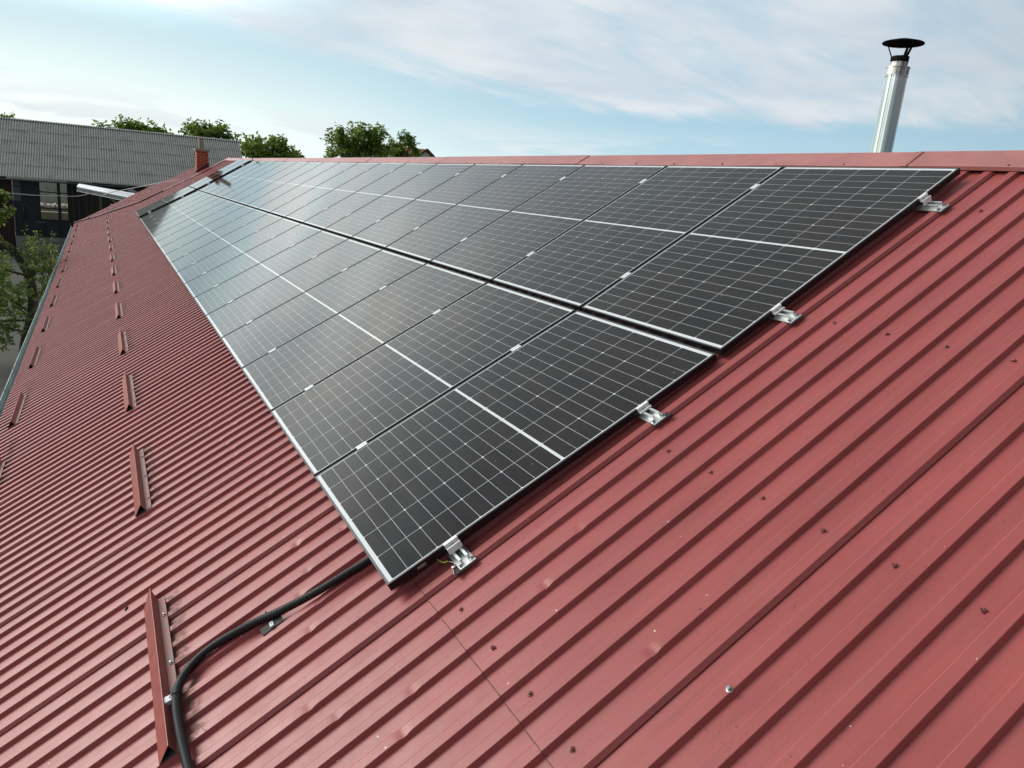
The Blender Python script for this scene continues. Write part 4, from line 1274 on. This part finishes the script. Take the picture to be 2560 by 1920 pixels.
# the fruit tree beside the gutter
ft = empty('fruit_tree', (-2.95, 21.0, -4.1))
fi = Matrix.Translation(-Vector((-2.95, 21.0, -4.1)))
tag(ft, 'old leaning fruit tree with upright leafy shoots beside the gutter at the left edge', 'tree')
tb = MB(); fo = MB(); rnd = random.Random(99)
tr = [(-2.95, 21, -4.1), (-2.86, 21, -3.47), (-2.70, 21, -2.85), (-2.64, 21, -2.40), (-2.66, 21, -1.95), (-2.72, 21.05, -1.60), (-2.82, 21.1, -1.40), (-2.93, 21.1, -1.15), (-3.04, 21, -0.97), (-3.18, 21, -0.89), (-3.5, 20.9, -0.88), (-4.2, 20.8, -0.6)]
tb.tube(catmull(tr, 5), [0.15-0.00155*i for i in range(56)], 10)
tb.tube(catmull([(-2.66, 21, -1.72), (-2.58, 21.05, -1.55), (-2.60, 21.1, -1.47)], 3), 0.07, 8)
def twig(p0, p1, r0, nl, sz, sag=0.1, sub=3):
    p0 = Vector(p0); p1 = Vector(p1)
    mid = p0.lerp(p1, .5)+Vector((rnd.uniform(-.08, .08), rnd.uniform(-.08, .08), -sag*rnd.random()))
    pt_ = catmull([p0, mid, p1], 6)
    tb.tube(pt_, [r0*(1-0.8*i/len(pt_)) for i in range(len(pt_))], 5, cap=False)
    for k in range(nl):
        q = pt_[int(rnd.uniform(0.15, 1)*(len(pt_)-1))]
        leaf(fo, q+Vector((rnd.gauss(0, .03), rnd.gauss(0, .03), rnd.gauss(0, .02))), sz*rnd.uniform(.7, 1.25), rnd, 0.25)
def P(px, py, Yd): return at(px, py, Yd)
# upright shoots on the right
for (bx, by, tx, ty, Yd) in ((70, 700, 63, 556, 20.8), (85, 690, 88, 565, 20.9), (88, 700, 80, 600, 21.2), (105, 690, 111, 592, 20.9), (118, 700, 131, 575, 21.0), (120, 690, 140, 612, 21.3), (95, 680, 96, 612, 21.0), (75, 660, 60, 610, 20.7), (112, 740, 112, 640, 21.0), (100, 740, 128, 650, 21.2)):
    twig(P(bx, by, Yd), P(tx, ty, Yd), 0.012, 34, 0.085, 0.0)
    for _ in range(4):
        f_ = rnd.uniform(.2, .8)
        b0_ = P(bx+(tx-bx)*f_, by+(ty-by)*f_, Yd); twig(b0_, b0_+Vector((rnd.uniform(-.22, .22), rnd.uniform(-.2, .2), rnd.uniform(0, .18))), 0.006, 14, 0.08, 0.0)
# drooping twigs right of the trunk
for _ in range(75):
    a = (rnd.uniform(72, 130), rnd.uniform(640, 800)); Yd = rnd.uniform(20.3, 21.8)
    if a[0] > 150-(a[1]-600)*0.30: continue
    p = P(a[0], a[1], Yd); twig(p, p+Vector((rnd.uniform(-.25, .25), rnd.uniform(-.25, .25), rnd.uniform(-.18, .12))), 0.007, 14, 0.075)
for _ in range(14):
    a = (rnd.uniform(80, 100), rnd.uniform(680, 800)); p = P(*a, 21); twig(P(82, a[1]+20, 21), p+Vector((rnd.uniform(0.1, .4), 0, rnd.uniform(-.1, .3))), 0.012, 4, .07)
# heavy foliage at the left, from the yard-side limbs
for _ in range(470):
    a = (rnd.uniform(-160, 62), rnd.gauss(745, 60)); Yd = rnd.uniform(19.6, 22.0)
    if a[1] < 655 or a[1] > 845: continue
    if a[1] > 800 and a[0] > 45: continue
    if a[1] < 700 and a[0] > 30: continue
    p = P(a[0], a[1], Yd); twig(p, p+Vector((rnd.uniform(-.28, .28), rnd.uniform(-.28, .28), rnd.uniform(-.2, .15))), 0.007, 15, 0.095)
for _ in range(36):
    a = (rnd.uniform(-60, 30), rnd.uniform(800, 862)); p = P(*a, rnd.uniform(19.8, 20.8)); twig(p, p+Vector((rnd.uniform(-.2, .2), 0, -.12)), 0.007, 16, 0.09)
for (x0_, y0_, x1_, y1_) in ((78, 780, -40, 700), (78, 800, -60, 800), (74, 690, -30, 660), (80, 830, 0, 815), (28, 640, 8, 600)):
    twig(P(x0_, y0_, 21), P(x1_, y1_, 20.6), 0.04, 30, 0.085)
# left middle sprays and the high overhanging branch
for _ in range(46):
    a = (rnd.uniform(-50, 26), rnd.uniform(640, 720)); p = P(*a, rnd.uniform(20.4, 21.6)); twig(p, p+Vector((rnd.uniform(-.1, .1), 0, rnd.uniform(.1, .3))), 0.008, 18, 0.085)
for (x0_, y0_, x1_, y1_) in ((-60, 500, 14, 478), (-60, 520, 24, 486), (-50, 540, 34, 520), (-60, 560, 20, 532), (-60, 560, 10, 552), (-40, 500, 8, 500), (-60, 470, 4, 500), (-50, 600, 4, 590)):
    twig(P(x0_, y0_, 20.6), P(x1_, y1_, 20.6), 0.016, 60, 0.105, -0.05)
    twig(P(x0_+30, y0_, 20.6), P(x1_-2, y1_+8, 20.6), 0.008, 40, 0.10, -0.05)
o = tb.build('trunk', M['bark'], ft); o.matrix_parent_inverse = fi
o = fo.build('crown', M['leaf2'], ft); o.matrix_parent_inverse = fi

# ------------------------------------------------------------------ far houses
hs = empty('gabled_house', (33.5, 88, -4.1))
tag(hs, 'distant white gabled house with a terracotta roof right of the trees', 'house')
hi_ = Matrix.Translation(-Vector((33.5, 88, -4.1)))
a1, a2, a3, a4 = at(1042, 391, 88), at(1048.6, 374.7, 92), at(1067.8, 376.3, 88), at(1084, 393, 88)
cx = a3.x; hw = (a4.x-a3.x)*1.05; zt = a3.z; zs = a4.z
mb = MB()
for s in (-1, 1):
    e = Vector((cx+s*hw*1.1, 88, zs-0.1)); t_ = Vector((cx, 88, zt))
    back = Vector((-7.5, 9, 0)) 
    mb.hexa([e, t_, t_+back, e+back, e+Vector((0, 0, .16)), t_+Vector((0, 0, .16)), t_+back+Vector((0, 0, .16)), e+back+Vector((0, 0, .16))])
o = mb.build('roof', M['tile'], hs); o.matrix_parent_inverse = hi_
mb = MB(); mb.tri((cx-hw, 88.3, zs-0.05), (cx+hw, 88.3, zs-0.05), (cx, 88.3, zt-0.08)); mb.quad((cx-hw, 88.3, -4.1), (cx+hw, 88.3, -4.1), (cx+hw, 88.3, zs-.05), (cx-hw, 88.3, zs-.05))
mb.quad((cx+hw, 88.3, -4.1), (cx+hw-7.4, 97.2, -4.1), (cx+hw-7.4, 97.2, zs-.1), (cx+hw, 88.3, zs-.1)); mb.quad((cx-hw, 88.3, -4.1), (cx-hw, 88.3, zs-.1), (cx-hw-7.4, 97.2, zs-.1), (cx-hw-7.4, 97.2, -4.1))
o = mb.build('wall', simple('far_white_wall', (0.62, 0.64, 0.66), 0.8), hs); o.matrix_parent_inverse = hi_
mb = MB()
p0, p1 = Vector((cx, 87.95, zt+.17)), Vector((cx+hw*1.12, 87.95, zs+.02)); mb.tube([p0, p1], 0.09, 5); mb.tube([p0, Vector((cx-hw*1.12, 87.95, zs+.02))], 0.09, 5)
o = mb.build('barge_board', M['boards'], hs); o.matrix_parent_inverse = hi_
p1 = at(1360, 390.3, 37)
x0_, zr, ze = p1.x, p1.z, p1.z-2.3
hb_ = empty('low_dark_roofed_house', (x0_+4, 37, -4.1))
hbi = Matrix.Translation(-Vector((x0_+4, 37, -4.1)))
mb = MB()
for yy in (33.4, 40.6):
    mb.hexa([(x0_, yy, ze), (x0_+8, yy, ze), (x0_+8, 37, zr-.14), (x0_, 37, zr-.14), (x0_, yy, ze+.14), (x0_+8, yy, ze+.14), (x0_+8, 37, zr), (x0_, 37, zr)] if yy < 37 else
            [(x0_, 37, zr-.14), (x0_+8, 37, zr-.14), (x0_+8, yy, ze), (x0_, yy, ze), (x0_, 37, zr), (x0_+8, 37, zr), (x0_+8, yy, ze+.14), (x0_, yy, ze+.14)])
o = mb.build('roof', simple('dark_slate_roof', (0.03, 0.03, 0.033), 0.7), hb_); o.matrix_parent_inverse = hbi
mb = MB(); mb.box((x0_+.4, 33.8, -4.1), (x0_+7.6, 40.2, ze)); o = mb.build('wall', M['white'], hb_); o.matrix_parent_inverse = hbi
tag(hb_, 'tip of a nearby dark roof just showing over the middle of the ridge', 'house')
